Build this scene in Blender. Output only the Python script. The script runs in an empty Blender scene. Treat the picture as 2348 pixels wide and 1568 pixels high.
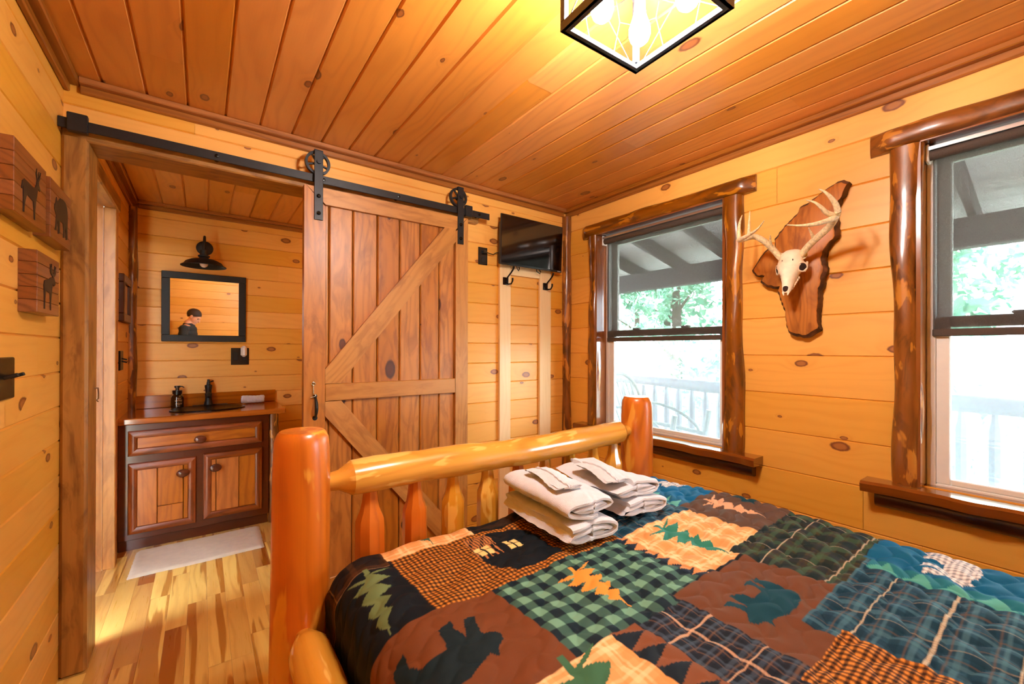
import bpy, bmesh, math, random
import numpy as np
from mathutils import Vector, Matrix

random.seed(7)
PI = math.pi
SC = bpy.context.scene
COL = SC.collection

# ------------------------------------------------------------------ helpers
def lin(c):
    if isinstance(c, str):
        c = [int(c[i:i + 2], 16) / 255 for i in (0, 2, 4)]
    return tuple((x / 12.92 if x <= .04045 else ((x + .055) / 1.055) ** 2.4) for x in c[:3]) + (1.0,)

class NT:
    """small wrapper that builds shader nodes"""
    def __init__(s, name):
        s.mat = bpy.data.materials.new(name); s.mat.use_nodes = True
        s.t = s.mat.node_tree; s.t.nodes.clear()
    def n(s, typ, ins=None, **props):
        nd = s.t.nodes.new(typ)
        for k, v in props.items(): setattr(nd, k, v)
        for k, v in (ins or {}).items():
            sk = nd.inputs[k]
            if isinstance(v, bpy.types.NodeSocket): s.t.links.new(v, sk)
            elif isinstance(v, bpy.types.Node): s.t.links.new(v.outputs[0], sk)
            else: sk.default_value = v
        return nd
    def m(s, op, a, b=0.0, c=0.0, clamp=False):
        return s.n('ShaderNodeMath', {0: a, 1: b, 2: c}, operation=op, use_clamp=clamp).outputs[0]
    def vm(s, op, a, b=(0, 0, 0)):
        return s.n('ShaderNodeVectorMath', {0: a, 1: b}, operation=op).outputs[0]
    def mr(s, v, a, b, c=0.0, d=1.0, smooth=True):
        return s.n('ShaderNodeMapRange', {'Value': v, 'From Min': a, 'From Max': b, 'To Min': c, 'To Max': d},
                   interpolation_type='SMOOTHSTEP' if smooth else 'LINEAR').outputs[0]
    def mix(s, f, a, b, blend='MIX'):
        nd = s.n('ShaderNodeMix', data_type='RGBA', blend_type=blend)
        for i, v in ((0, f), (6, a), (7, b)):
            if isinstance(v, bpy.types.NodeSocket): s.t.links.new(v, nd.inputs[i])
            else: nd.inputs[i].default_value = v
        return nd.outputs[2]
    def noise(s, vec, scale, detail=2.0, rough=.5, dist=0.0):
        return s.n('ShaderNodeTexNoise', {'Vector': vec, 'Scale': scale, 'Detail': detail, 'Roughness': rough, 'Distortion': dist}).outputs[0]
    def attr(s, name, out='Vector'):
        return s.n('ShaderNodeAttribute', attribute_name=name).outputs[out]
    def obj(s):
        return s.n('ShaderNodeTexCoord').outputs['Object']
    def bsdf(s, color, rough=.5, metal=0.0, bump=None, bstr=.2, bdist=.01, coat=0.0, spec=.5, extra=None, coat_r=.12):
        ins = {'Base Color': color, 'Roughness': rough, 'Metallic': metal, 'Coat Weight': coat, 'Coat Roughness': coat_r, 'Specular IOR Level': spec}
        if bump is not None:
            ins['Normal'] = s.n('ShaderNodeBump', {'Height': bump, 'Strength': bstr, 'Distance': bdist}).outputs[0]
        ins.update(extra or {})
        b = s.n('ShaderNodeBsdfPrincipled', ins)
        s.out(b.outputs[0]); return b
    def out(s, sock):
        s.n('ShaderNodeOutputMaterial', {'Surface': sock})

def plain(name, c, rough=.5, metal=0.0, coat=0.0, spec=.5, grain=0.0, gscale=40, bump=0.0):
    t = NT(name); o = t.obj()
    col = lin(c)
    n = t.noise(o, gscale, 3)
    cc = t.mix(t.mr(n, .3, .7), tuple(x * (1 - grain) for x in col[:3]) + (1,), tuple(min(1, x * (1 + grain)) for x in col[:3]) + (1,))
    t.bsdf(cc, rough, metal, bump=n if bump else None, bstr=bump, coat=coat, spec=spec)
    return t.mat

def wood(name, base, dark, knot='5a2a0c', dens=.35, rmax=.017, kscale=6.5, rings=26, rstr=.35, tone=.22, rough=.42,
         coat=.25, patch=None, pscale=9.0, pth=.55, blotch=0.0, bump=.12, hue=0.0, knot_in='8a4a1c', fine=.10, flat=False, swirl=6.0, coat_r=.14, pstretch=(.8, 3.2, 3.2), spec=.5, satv=.08):
    """procedural wood; 'wc' = metres (along grain, across, depth), 'bt' = random tone of the board"""
    t = NT(name)
    wc = t.attr('wc'); bt = t.attr('bt', 'Fac')
    sx = t.n('ShaderNodeSeparateXYZ', {0: wc}); x, y, z = sx.outputs
    kv = t.vm('MULTIPLY', wc, (.55, 1, 1))
    vo = t.n('ShaderNodeTexVoronoi', {'Vector': kv, 'Scale': kscale, 'Randomness': 1.0}, voronoi_dimensions='2D' if flat else '3D')
    d = t.m('DIVIDE', vo.outputs['Distance'], kscale)
    rnd = t.n('ShaderNodeSeparateColor', {0: vo.outputs['Color']}).outputs[0]
    rr = t.m('MULTIPLY', t.m('MAXIMUM', t.m('SUBTRACT', rnd, 1 - dens), 0.0), rmax / max(dens, .01))
    act = t.m('GREATER_THAN', rr, .0012)
    dn = t.m('ADD', d, t.m('MULTIPLY', t.m('SUBTRACT', t.noise(wc, 60, 2), .5), .006))
    rr1 = t.m('ADD', rr, .0005)
    inner = t.mr(dn, t.m('MULTIPLY', rr1, .55), rr1, 1.0, 0.0)
    outer = t.mr(dn, rr1, t.m('MULTIPLY', rr1, 1.35), 1.0, 0.0)
    outer = t.m('MULTIPLY', outer, act); inner = t.m('MULTIPLY', inner, act)
    infl = t.m('MULTIPLY', t.mr(d, 0.0, t.m('ADD', t.m('MULTIPLY', rr, 4.5), .001), 1.0, 0.0), act)
    # growth rings
    gv = t.vm('MULTIPLY', wc, (1.1, 5, 5))
    g = t.m('ADD', t.m('MULTIPLY', y, rings), t.m('MULTIPLY', t.noise(gv, 1.0, 2, .55), swirl))
    g = t.m('ADD', g, t.m('MULTIPLY', infl, 1.6))
    g = t.m('ADD', g, t.m('MULTIPLY', z, rings * .6))
    sn = t.m('ADD', t.m('MULTIPLY', t.m('SINE', t.m('MULTIPLY', g, 6.283)), .5), .5)
    sn = t.m('POWER', sn, 2.2)
    fv = t.vm('MULTIPLY', wc, (5, 190, 190))
    fn = t.noise(fv, 1.0, 2, .6)
    lv = t.vm('MULTIPLY', wc, (1.6, 9, 9))
    lo = t.noise(lv, 1.0, 2)
    f = t.m('MULTIPLY', sn, t.mr(lo, .25, .75, .25, 1.0))
    f = t.m('ADD', t.m('MULTIPLY', f, rstr), t.m('MULTIPLY', t.m('SUBTRACT', fn, .5), fine * 4), clamp=True)
    c = t.mix(f, lin(base), lin(dark))
    if blotch:
        bl = t.noise(t.vm('MULTIPLY', wc, (5, 16, 16)), 1.0, 4, .6, .8)
        c = t.mix(t.m('MULTIPLY', t.mr(bl, .45, .68), blotch), c, lin(dark))
    if patch:
        pn = t.noise(t.vm('MULTIPLY', wc, pstretch), pscale, 3, .55, .4)
        c = t.mix(t.mr(pn, pth, pth + .05), c, lin(patch))
    tn = t.m('ADD', 1 - tone / 2, t.m('MULTIPLY', bt, tone))
    hs = t.n('ShaderNodeHueSaturation', {'Color': c, 'Value': tn, 'Hue': t.m('ADD', .5, t.m('MULTIPLY', t.m('SUBTRACT', bt, .5), hue)),
                                         'Saturation': t.m('ADD', 1 - satv / 2, t.m('MULTIPLY', t.m('SUBTRACT', 1.0, bt), satv))}).outputs[0]
    c = t.mix(t.m('MULTIPLY', infl, .35), hs, lin(dark))
    c = t.mix(outer, c, lin(knot))
    c = t.mix(t.m('MULTIPLY', inner, .85), c, lin(knot_in))
    t.bsdf(c, t.m('ADD', rough, t.m('MULTIPLY', fn, .1)), bump=t.m('ADD', t.m('MULTIPLY', fn, .3), t.m('MULTIPLY', sn, .4)), bstr=bump, bdist=.002, coat=coat, coat_r=coat_r, spec=spec)
    return t.mat

class MB:
    """collects geometry in world coordinates together with wood coordinates"""
    def __init__(s): s.v = []; s.f = []; s.w = []; s.b = []
    def add(s, vs, fs, g=0, off=None, bt=None, wc=None):
        o = len(s.v)
        off = off or (random.uniform(0, 40), random.uniform(0, 40), random.uniform(0, 40))
        bt = random.random() if bt is None else bt
        o1, o2 = [(1, 2), (2, 0), (0, 1)][g]
        for i, p in enumerate(vs):
            s.v.append(tuple(p))
            if wc: q = wc[i]
            else: q = (p[g], p[o1], p[o2])
            s.w.append((q[0] + off[0], q[1] + off[1], q[2] + off[2])); s.b.append(bt)
        s.f += [tuple(i + o for i in f) for f in fs]
        return s
    def box(s, x0, x1, y0, y1, z0, z1, g=0, c=0.0, M=None, **k):
        lo = (min(x0, x1), min(y0, y1), min(z0, z1)); hi = (max(x0, x1), max(y0, y1), max(z0, z1))
        if c <= 0:
            vs = [(a, b, d) for a in (lo[0], hi[0]) for b in (lo[1], hi[1]) for d in (lo[2], hi[2])]
            fs = [(0, 1, 3, 2), (4, 6, 7, 5), (0, 4, 5, 1), (2, 3, 7, 6), (0, 2, 6, 4), (1, 5, 7, 3)]
        else:
            c = min(c, *[(h - l) * .49 for l, h in zip(lo, hi)])
            vs = []; idx = {}
            for i in (0, 1):
                for j in (0, 1):
                    for l in (0, 1):
                        for ax in range(3):
                            p = []
                            for q, e in enumerate((i, j, l)):
                                d = 0 if q == ax else c
                                p.append(hi[q] - d if e else lo[q] + d)
                            idx[(i, j, l, ax)] = len(vs); vs.append(tuple(p))
            fs = []
            for ax in range(3):
                for e in (0, 1):
                    q = []
                    for (a, b) in ((0, 0), (0, 1), (1, 1), (1, 0)):
                        k3 = [0, 0, 0]; k3[ax] = e; oth = [t for t in range(3) if t != ax]
                        k3[oth[0]] = a; k3[oth[1]] = b
                        q.append(idx[(*k3, ax)])
                    if (e == 0) == (ax != 1): q = q[::-1]
                    fs.append(tuple(q[::-1]) if False else tuple(q))
            for ax in range(3):
                o1, o2 = [t for t in range(3) if t != ax]
                for a in (0, 1):
                    for b in (0, 1):
                        k0 = [0] * 3; k1 = [0] * 3; k0[ax] = 0; k1[ax] = 1
                        k0[o1] = k1[o1] = a; k0[o2] = k1[o2] = b
                        fs.append((idx[(*k0, o1)], idx[(*k1, o1)], idx[(*k1, o2)], idx[(*k0, o2)]))
            for i in (0, 1):
                for j in (0, 1):
                    for l in (0, 1):
                        fs.append(tuple(idx[(i, j, l, ax)] for ax in range(3)))
        k.setdefault('wc', None)
        if M is not None:
            wc = [((p[g],) + tuple(p[q] for q in ((1, 2), (2, 0), (0, 1))[g])) for p in vs]
            vs = [tuple(M @ Vector(p)) for p in vs]; k['wc'] = wc
        return s.add(vs, fs, g, **k)
    def tube(s, pts, rad, n=16, caps=True, wob=0.0, squash=None, closed=False, twist=0.0, **k):
        pts = [Vector(p) for p in pts]; m = len(pts)
        rad = rad if isinstance(rad, (list, tuple)) else [rad] * m
        ph = [random.uniform(0, 6.28) for _ in range(6)]
        T = []
        for i in range(m):
            a = pts[(i - 1) % m] if (closed or i > 0) else pts[0]; b = pts[(i + 1) % m] if (closed or i < m - 1) else pts[-1]
            t = (b - a); T.append(t.normalized() if t.length > 1e-9 else Vector((0, 0, 1)))
        up = Vector((0, 0, 1)) if abs(T[0].z) < .9 else Vector((1, 0, 0))
        N = (up - T[0] * up.dot(T[0])).normalized()
        vs = []; wc = []; L = 0.0
        for i in range(m):
            if i: L += (pts[i] - pts[i - 1]).length
            N = (N - T[i] * N.dot(T[i])).normalized(); B = T[i].cross(N)
            for j in range(n):
                a = 2 * PI * j / n + twist
                r = rad[i]
                if wob: r *= 1 + wob * (math.sin(2 * a + ph[0] + L * 3) * .5 + math.sin(3 * a + ph[1] - L * 5) * .5 + math.sin(5 * a + ph[2] + L * 7) * .35 + math.sin(L * 11 + ph[3]) * .4)
                ca, sa = math.cos(a) * r, math.sin(a) * r
                if squash: sa *= squash
                vs.append(pts[i] + N * ca + B * sa); wc.append((L, ca, sa))
        fs = []
        for i in range(m if closed else m - 1):
            for j in range(n):
                i2 = (i + 1) % m
                fs.append((i * n + j, i * n + (j + 1) % n, i2 * n + (j + 1) % n, i2 * n + j))
        if caps and not closed:
            fs.append(tuple(range(n))[::-1]); fs.append(tuple((m - 1) * n + j for j in range(n)))
        return s.add([tuple(v) for v in vs], fs, wc=wc, **k)
    def lathe(s, prof, c=(0, 0, 0), n=24, axis='z', caps=True, M=None, **k):
        vs = []; wc = []
        for r, h in prof:
            for j in range(n):
                a = 2 * PI * j / n; p = (r * math.cos(a), r * math.sin(a), h)
                if axis == 'x': p = (h, p[0], p[1])
                elif axis == 'y': p = (p[1], h, p[0])
                wc.append((h, r * math.cos(a), r * math.sin(a)))
                if M is not None: p = M @ Vector(p)
                vs.append((p[0] + c[0], p[1] + c[1], p[2] + c[2]))
        m = len(prof); fs = []
        for i in range(m - 1):
            for j in range(n):
                fs.append((i * n + j, i * n + (j + 1) % n, (i + 1) * n + (j + 1) % n, (i + 1) * n + j))
        if caps:
            if prof[0][0] > 1e-6: fs.append(tuple(range(n))[::-1])
            if prof[-1][0] > 1e-6: fs.append(tuple((m - 1) * n + j for j in range(n)))
        return s.add(vs, fs, wc=wc, **k)
    def prism(s, poly, axis, a, b, g=0, M=None, c=0.0, **k):
        """extrude a 2-D polygon; axis = the extrusion axis, poly in the other two (in cyclic order)"""
        n = len(poly)
        def P(u, v, w):
            p = {0: (w, u, v), 1: (v, w, u), 2: (u, v, w)}[axis]
            return tuple(M @ Vector(p)) if M is not None else p
        ring = [(poly, a), (poly, b)]
        if c:
            cx = sum(p[0] for p in poly) / n; cy = sum(p[1] for p in poly) / n
            R = max(math.hypot(p[0] - cx, p[1] - cy) for p in poly); q = 1 - c / R
            sm = [(cx + (p[0] - cx) * q, cy + (p[1] - cy) * q) for p in poly]
            sg = 1 if b > a else -1
            ring = [(poly, a), (poly, b - sg * c), (sm, b)]
        vs = []; raw = []
        for pl, w in ring:
            for p in pl:
                vs.append(P(p[0], p[1], w)); raw.append({0: (w, p[0], p[1]), 1: (p[1], w, p[0]), 2: (p[0], p[1], w)}[axis])
        m = len(ring)
        fs = [tuple(range(n))[::-1], tuple((m - 1) * n + i for i in range(n))]
        for r in range(m - 1):
            for i in range(n): fs.append((r * n + i, r * n + (i + 1) % n, (r + 1) * n + (i + 1) % n, (r + 1) * n + i))
        o1, o2 = [(1, 2), (2, 0), (0, 1)][g]
        k.setdefault('wc', [(p[g], p[o1], p[o2]) for p in raw])
        return s.add(vs, fs, g, **k)
    def ball(s, c, r, n=16, m=10, M=None, **k):
        r = r if isinstance(r, (tuple, list)) else (r, r, r)
        prof = [(max(1e-5, math.sin(PI * i / m)), -math.cos(PI * i / m)) for i in range(m + 1)]
        S = Matrix.Diagonal((*r, 1))
        MM = (M @ S) if M is not None else S
        return s.lathe(prof, c, n, M=MM, caps=False, **k)

BASE = {}
def obj(name, mb, mat, parent=None, smooth=True, ang=35, label=None):
    me = bpy.data.meshes.new(name)
    b = BASE.get(parent.name, (0, 0, 0)) if parent else (0, 0, 0)
    vs = [(p[0] - b[0], p[1] - b[1], p[2] - b[2]) for p in mb.v] if parent else mb.v
    me.from_pydata(vs, [], mb.f); me.update()
    bm = bmesh.new(); bm.from_mesh(me)
    bmesh.ops.recalc_face_normals(bm, faces=bm.faces); bm.to_mesh(me); bm.free()
    a = me.attributes.new('wc', 'FLOAT_VECTOR', 'POINT'); a.data.foreach_set('vector', np.array(mb.w, dtype=np.float32).ravel())
    a = me.attributes.new('bt', 'FLOAT', 'POINT'); a.data.foreach_set('value', np.array(mb.b, dtype=np.float32))
    me.materials.append(mat)
    if smooth:
        me.polygons.foreach_set('use_smooth', [True] * len(me.polygons)); me.set_sharp_from_angle(angle=math.radians(ang))
    o = bpy.data.objects.new(name, me); COL.objects.link(o)
    if parent:
        o.parent = parent; BASE[o.name] = b
    else: BASE[o.name] = (0, 0, 0)
    if label: o['label'] = label
    return o

def tag(o, label, cat, group=None, kind=None):
    o['label'] = label; o['category'] = cat
    if group: o['group'] = group
    if kind: o['kind'] = kind
    return o
def thing(name, label, cat, loc=(0, 0, 0), group=None, kind=None):
    o = bpy.data.objects.new(name, None); COL.objects.link(o); o.location = loc
    o.empty_display_size = .05
    BASE[o.name] = tuple(loc)
    return tag(o, label, cat, group, kind)
def struct(name, mb, mat, parent=None, smooth=True, ang=35):
    o = obj(name, mb, mat, parent, smooth, ang)
    if not parent: o['kind'] = 'structure'
    return o
def sgroup(name, loc=(0, 0, 0)):
    o = bpy.data.objects.new(name, None); COL.objects.link(o); o.location = loc; BASE[o.name] = tuple(loc); o['kind'] = 'structure'
    return o

def boards(mb, O, U, V, N, u0, u1, v0, v1, pitch, phase, openings=(), gw=.0045, gd=.0065, joint=None, core=True):
    O, U, V, N = Vector(O), Vector(U), Vector(V), Vector(N)
    def rects(va, vb, da, db, off, bt, js, lo, hi):
        mid = (va + vb) / 2
        iv = [(u0, u1)]
        for (a, b, c, d) in openings:
            if c < mid < d:
                nv = []
                for (p, q) in iv:
                    if b <= p or a >= q: nv.append((p, q)); continue
                    if a > p: nv.append((p, a))
                    if b < q: nv.append((b, q))
                iv = nv
        for (p, q) in iv:
            p, q = max(p, lo), min(q, hi)
            if q - p < 1e-4: continue
            P = [O + U * a + V * b + N * d for a, b, d in ((p, va, da), (q, va, da), (q, vb, db), (p, vb, db))]
            mb.add([tuple(x) for x in P], [(0, 1, 2, 3)], off=off, bt=bt, wc=[(p, va, 0), (q, va, 0), (q, vb, 0), (p, vb, 0)])
    k = math.floor((v0 - phase) / pitch)
    while phase + k * pitch < v1:
        a = phase + k * pitch; b = a + pitch
        lev = {max(a, v0), min(b, v1)}
        for x in (a + gw, b - gw): 
            if v0 < x < v1: lev.add(x)
        for o in openings:
            for x in o[2:]:
                if max(a, v0) < x < min(b, v1): lev.add(x)
        lev = sorted(lev)
        cuts = [u0, u1]
        if joint:
            x = u0 + random.uniform(.1, 1.0) * joint
            while x < u1: cuts.append(x); x += random.uniform(.6, 1.4) * joint
        cuts = sorted(cuts)
        dep = lambda x: -gd if (x < a + 1e-6 or x > b - 1e-6) else 0.0
        for lo, hi in zip(cuts[:-1], cuts[1:]):
            off = (random.uniform(0, 90), random.uniform(0, 90), random.uniform(0, 90)); bt = random.random()
            l2 = lo + (.0008 if lo > u0 else 0); h2 = hi - (.0008 if hi < u1 else 0)
            for va, vb in zip(lev[:-1], lev[1:]):
                if vb - va < 1e-5: continue
                rects(va, vb, dep(va), dep(vb), off, bt, None, l2, h2)
        k += 1
    if core:
        lev = sorted({v0, v1} | {x for o in openings for x in o[2:] if v0 < x < v1})
        for va, vb in zip(lev[:-1], lev[1:]):
            rects(va, vb, -.012, -.012, (0, 0, 0), .2, None, u0, u1)
    return mb

# ------------------------------------------------------------------ materials
M = {}
M['pine'] = wood('pine_wall', 'f1af4a', 'de9030', knot='7c3f14', dens=.36, rmax=.020, kscale=6.5, flat=True, rings=20, rstr=.32, tone=.13, rough=.45, coat=.25, coat_r=.35, knot_in='b4702f', fine=.05)
M['ceil'] = wood('pine_ceiling', 'd88c3a', 'b66c28', knot='6a3310', dens=.26, rmax=.020, kscale=6, flat=True, rings=18, rstr=.40, tone=.16, rough=.42, coat=.7, coat_r=.36, knot_in='a05a22', fine=.05)
M['rack'] = wood('pale_pine', 'f2cf98', 'e0b070', knot='6e3a16', dens=.08, rmax=.012, rings=30, rstr=.25, tone=.05, rough=.45, coat=.1)
M['trim'] = wood('stained_trim', 'a8662a', '744012', knot='3c1a08', dens=.15, rmax=.012, rings=55, rstr=.6, tone=.2, rough=.4, coat=.2)
M['casing'] = wood('stained_casing', 'b07a34', '704214', knot='3a1a0a', dens=.12, rmax=.014, rings=24, rstr=.5, tone=.15, rough=.42, coat=.25, coat_r=.3, blotch=.75)
M['door'] = wood('stained_door', 'c07a2a', '884a14', knot='451d0a', flat=True, dens=.42, rmax=.026, kscale=5.5, rings=24, rstr=.6, tone=.2, rough=.42, coat=.45, coat_r=.34, blotch=.6, hue=.005, knot_in='5d2b10')
M['brace'] = wood('door_frame_wood', 'c68a42', '94581c', knot='53260e', dens=.2, rmax=.02, kscale=6, rings=26, rstr=.5, tone=.15, rough=.42, coat=.45, coat_r=.34, blotch=.55)
M['cedar'] = wood('dark_cedar_log', '8a4e16', '4a2608', knot='2a1006', dens=.28, rmax=.014, kscale=10, rings=18, rstr=.5, tone=.15, rough=.28, coat=.6, patch='c07c2a', pscale=6.5, pth=.56, blotch=.8, bump=.3, knot_in='3a180a')
M['sill'] = wood('sill_cedar', '864a20', '5a2c10', knot='33150a', dens=.08, rmax=.012, rings=20, rstr=.4, tone=.1, rough=.14, coat=.8, bump=.04)
M['apron'] = wood('dark_apron', '4e2812', '301408', knot='1c0c06', dens=.2, rmax=.01, rings=18, rstr=.5, tone=.15, rough=.3, coat=.3, blotch=.6)
M['honey'] = wood('honey_log', 'dc9c3a', 'b46e20', knot='5e2a0c', dens=.3, rmax=.016, kscale=8, rings=16, rstr=.5, tone=.12, rough=.2, coat=.8, patch='ecba5c', pscale=4.5, pth=.57, bump=.08, knot_in='7d431a')
M['post'] = wood('cedar_bed_post', 'd0701a', 'a04a0e', knot='5e220a', dens=.14, rmax=.010, kscale=8, rings=14, rstr=.6, tone=.08, rough=.3, coat=.4, coat_r=.22, patch='e09a38', pscale=3.0, pth=.6, bump=.06)
M['floor'] = wood('hickory_floor', 'f0c46a', 'c88430', knot='50250c', flat=True, dens=.08, rmax=.012, kscale=6, rings=18, rstr=.4, tone=.5, rough=.24, coat=.45, patch='bc7c2c', pscale=2.6, pth=.55, pstretch=(.28, 4.5, 4.5), hue=.03)
M['vanity'] = wood('vanity_cedar', '8c400c', '481a04', knot='2a0e05', dens=.2, rmax=.012, rings=26, rstr=.55, tone=.25, rough=.3, coat=.3, coat_r=.25, blotch=.5)
M['vanity_dark'] = wood('vanity_dark', '56220a', '351204', knot='220b04', dens=.1, rmax=.01, rings=26, rstr=.4, tone=.15, rough=.28, coat=.4)
M['vanity_panel'] = wood('vanity_panel', 'c06e24', '8c4612', knot='3c1608', dens=.22, rmax=.011, kscale=9, rings=24, rstr=.6, tone=.2, rough=.3, coat=.3, coat_r=.25, blotch=.4)
M['counter'] = wood('countertop', 'b0601e', '6e330e', knot='3a1608', dens=.08, rmax=.01, rings=22, rstr=.6, tone=.1, rough=.1, coat=.8, bump=.02)
M['slab'] = wood('burl_slab', 'b86e1a', '74390c', knot='5a260c', dens=.2, rmax=.03, kscale=5, rings=7, swirl=16, rstr=.55, tone=.1, rough=.45, coat=.12, coat_r=.3, blotch=.6, spec=.25)
M['plaque'] = wood('plaque_wood', '8e542a', '5c3014', knot='3a1c0c', dens=.05, rmax=.01, rings=38, rstr=.6, tone=.2, rough=.35, coat=.3)
M['porchwood'] = wood('porch_wood_skylit', 'cfc8d2', 'a8a0aa', knot='2a221c', dens=.1, rmax=.012, rings=20, rstr=.4, tone=.2, rough=.6, coat=0)  # planks paled, skylight reflected between the rafters put into their colour
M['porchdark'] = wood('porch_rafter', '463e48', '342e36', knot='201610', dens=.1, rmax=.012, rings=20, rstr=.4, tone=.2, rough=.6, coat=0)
M['black'] = plain('black_steel', '26282b', .42, .35, grain=.08, gscale=60)
M['matte'] = plain('matte_black', '141516', .55, 0, grain=.1)
M['bronze'] = plain('dark_bronze', '241c18', .3, .7, grain=.2, gscale=30)
M['bolt'] = plain('black_bolt', '0c0c0d', .2, .6, coat=.5)
M['chrome'] = plain('zinc_steel', 'c9c9c4', .25, 1.0)
M['plastic'] = plain('black_plastic', '101112', .3, 0, coat=.2)
M['white'] = plain('white_vinyl', 'e9e6e2', .35, 0, grain=.01)
M['whitegloss'] = plain('white_gloss', 'dfe3ea', .12, 0, coat=.5)
M['alu'] = plain('brushed_aluminium', 'c8ccd2', .25, .9)
M['bone'] = plain('bone', 'f0dcc0', .55, 0, grain=.08, gscale=35, bump=.1)
M['antler'] = plain('antler', 'e6cfa4', .5, 0, grain=.2, gscale=90, bump=.35)
M['bark'] = plain('charred_bark', '563420', .7, 0, grain=.6, gscale=25, bump=.6)
M['cavity_shade'] = plain('painted_cavity', '2a1208', .9)  # dark brown stands for the shade inside the skull hollows
M['ink'] = plain('black_ink', '14181a', .45)
M['skin'] = plain('skin', 'd9a384', .5, grain=.05)
M['shirt'] = plain('dark_shirt', '23282b', .85, grain=.15, gscale=80)
M['trouser'] = plain('dark_trousers', '2a2c33', .85, grain=.12, gscale=80)
M['hair'] = plain('brown_hair', '2e1d14', .6, grain=.35, gscale=120, bump=.4)
M['screen'] = plain('tv_screen', '030405', .07, 0, coat=1.0)
M['silver'] = plain('pale_print', 'b9b9b9', .4)
M['print'] = plain('label_print', 'cfa070', .5)
M['amber'] = plain('dark_amber_glass', '150a05', .06, 0, coat=1.0)
M['sink'] = plain('hammered_bronze', '1d1310', .22, .75, grain=.25, gscale=90, bump=.5)
M['mattress'] = plain('mattress_cloth', 'd8d2c6', .8)
M['lightplate'] = plain('lamp_nickel', '8b9199', .3, .6)
M['cage'] = plain('cage_steel', '34363c', .45, .3, grain=.1)
M['cagewood'] = plain('pale_inner_frame', 'e8e2da', .5)
M['photo'] = plain('faded_print', 'b58a58', .5, grain=.2, gscale=12)
M['trunk'] = plain('tree_bark', '5a5048', .9, grain=.3, gscale=8)
M['deck'] = plain('deck_paint', '8d8880', .7, grain=.1)
M['hickory_pole'] = plain('hickory_pole', '46443c', .5, grain=.15)
M['siding'] = plain('log_siding', '7a4a26', .7, grain=.2)

def terry(name, c):
    t = NT(name); o = t.obj()
    n = t.noise(o, 420, 2, .7); b = t.noise(o, 28, 3, .5)
    col = t.mix(t.mr(b, .3, .7), tuple(x * .93 for x in lin(c)[:3]) + (1,), lin(c))
    t.bsdf(col, .95, bump=t.m('ADD', n, t.m('MULTIPLY', b, .8)), bstr=.8, bdist=.006, spec=.1, extra={'Sheen Weight': .25})
    return t.mat
M['terry'] = terry('white_terry', 'f6f5fb')
M['matcloth'] = terry('bath_mat_pile', 'ecdcc4')

t = NT('quilt_cotton'); qc = t.attr('qc', 'Color'); o = t.obj()
n = t.noise(o, 700, 2, .6)
t.bsdf(qc, .7, bump=n, bstr=.15, bdist=.002, spec=.12); M['quilt'] = t.mat

t = NT('bulb_glow'); t.out(t.n('ShaderNodeEmission', {'Color': (1, .925, .85, 1), 'Strength': 330.0}).outputs[0]); M['bulb'] = t.mat
t = NT('frosted_bulb'); t.bsdf(lin('f2ddd0'), .35); M['bulb_off'] = t.mat
def glassy(name, tint, refl=.06, rough=0.0, haze=0.0):
    t = NT(name)
    tr = t.n('ShaderNodeBsdfTransparent', {'Color': (*tint, 1)})
    gl = t.n('ShaderNodeBsdfGlossy', {'Color': (1, 1, 1, 1), 'Roughness': rough})
    bf = t.n('ShaderNodeNewGeometry').outputs['Backfacing']
    fr = t.n('ShaderNodeFresnel', {'IOR': t.mr(bf, 0.0, 1.0, 1.45, 1 / 1.45, smooth=False)})
    mx = t.n('ShaderNodeMixShader', {0: t.m('MULTIPLY', fr.outputs[0], 1.0), 1: tr.outputs[0], 2: gl.outputs[0]})
    t.out(mx.outputs[0]); return t.mat
M['glass'] = glassy('window_glass', (.97, .985, .98))
def mesh_cloth(name, trans, col, holes=True):
    t = NT(name); o = t.obj()
    n = t.mr(t.noise(o, 900, 1), .3, .7, trans * .92, trans * 1.08)
    tr = t.n('ShaderNodeBsdfTransparent', {'Color': (1, 1, 1, 1)})
    df = t.n('ShaderNodeBsdfDiffuse', {'Color': lin(col)})
    tl = t.n('ShaderNodeBsdfTranslucent', {'Color': lin(col)})
    a = t.n('ShaderNodeMixShader', {0: .35, 1: df.outputs[0], 2: tl.outputs[0]})
    mx = t.n('ShaderNodeMixShader', {0: n, 1: a.outputs[0], 2: tr.outputs[0]})
    t.out(mx.outputs[0]); return t.mat
M['shade'] = mesh_cloth('solar_shade', .155, '4e4844')
M['screenmesh'] = mesh_cloth('hazy_insect_screen', .80, 'd4e4f2')  # pale blue tint puts a white haze into the mesh colour
t = NT('mirror_glass'); t.bsdf((.93, .93, .92, 1), .015, 1.0); M['mirror'] = t.mat
def leafmat(name, c1, c2):
    t = NT(name)
    b = t.attr('bt', 'Fac')
    c = t.mix(b, lin(c1), lin(c2))
    df = t.n('ShaderNodeBsdfDiffuse', {'Color': c}); tl = t.n('ShaderNodeBsdfTranslucent', {'Color': c})
    t.out(t.n('ShaderNodeMixShader', {0: .45, 1: df.outputs[0], 2: tl.outputs[0]}).outputs[0]); return t.mat
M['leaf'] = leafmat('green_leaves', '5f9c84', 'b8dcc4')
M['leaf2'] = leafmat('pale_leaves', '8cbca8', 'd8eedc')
M['pale_gravel'] = plain('overexposed_gravel', 'bcc2b0', .9, grain=.25, gscale=3)  # gravel paled, overexposure and neutral bounce put into the colour

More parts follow.
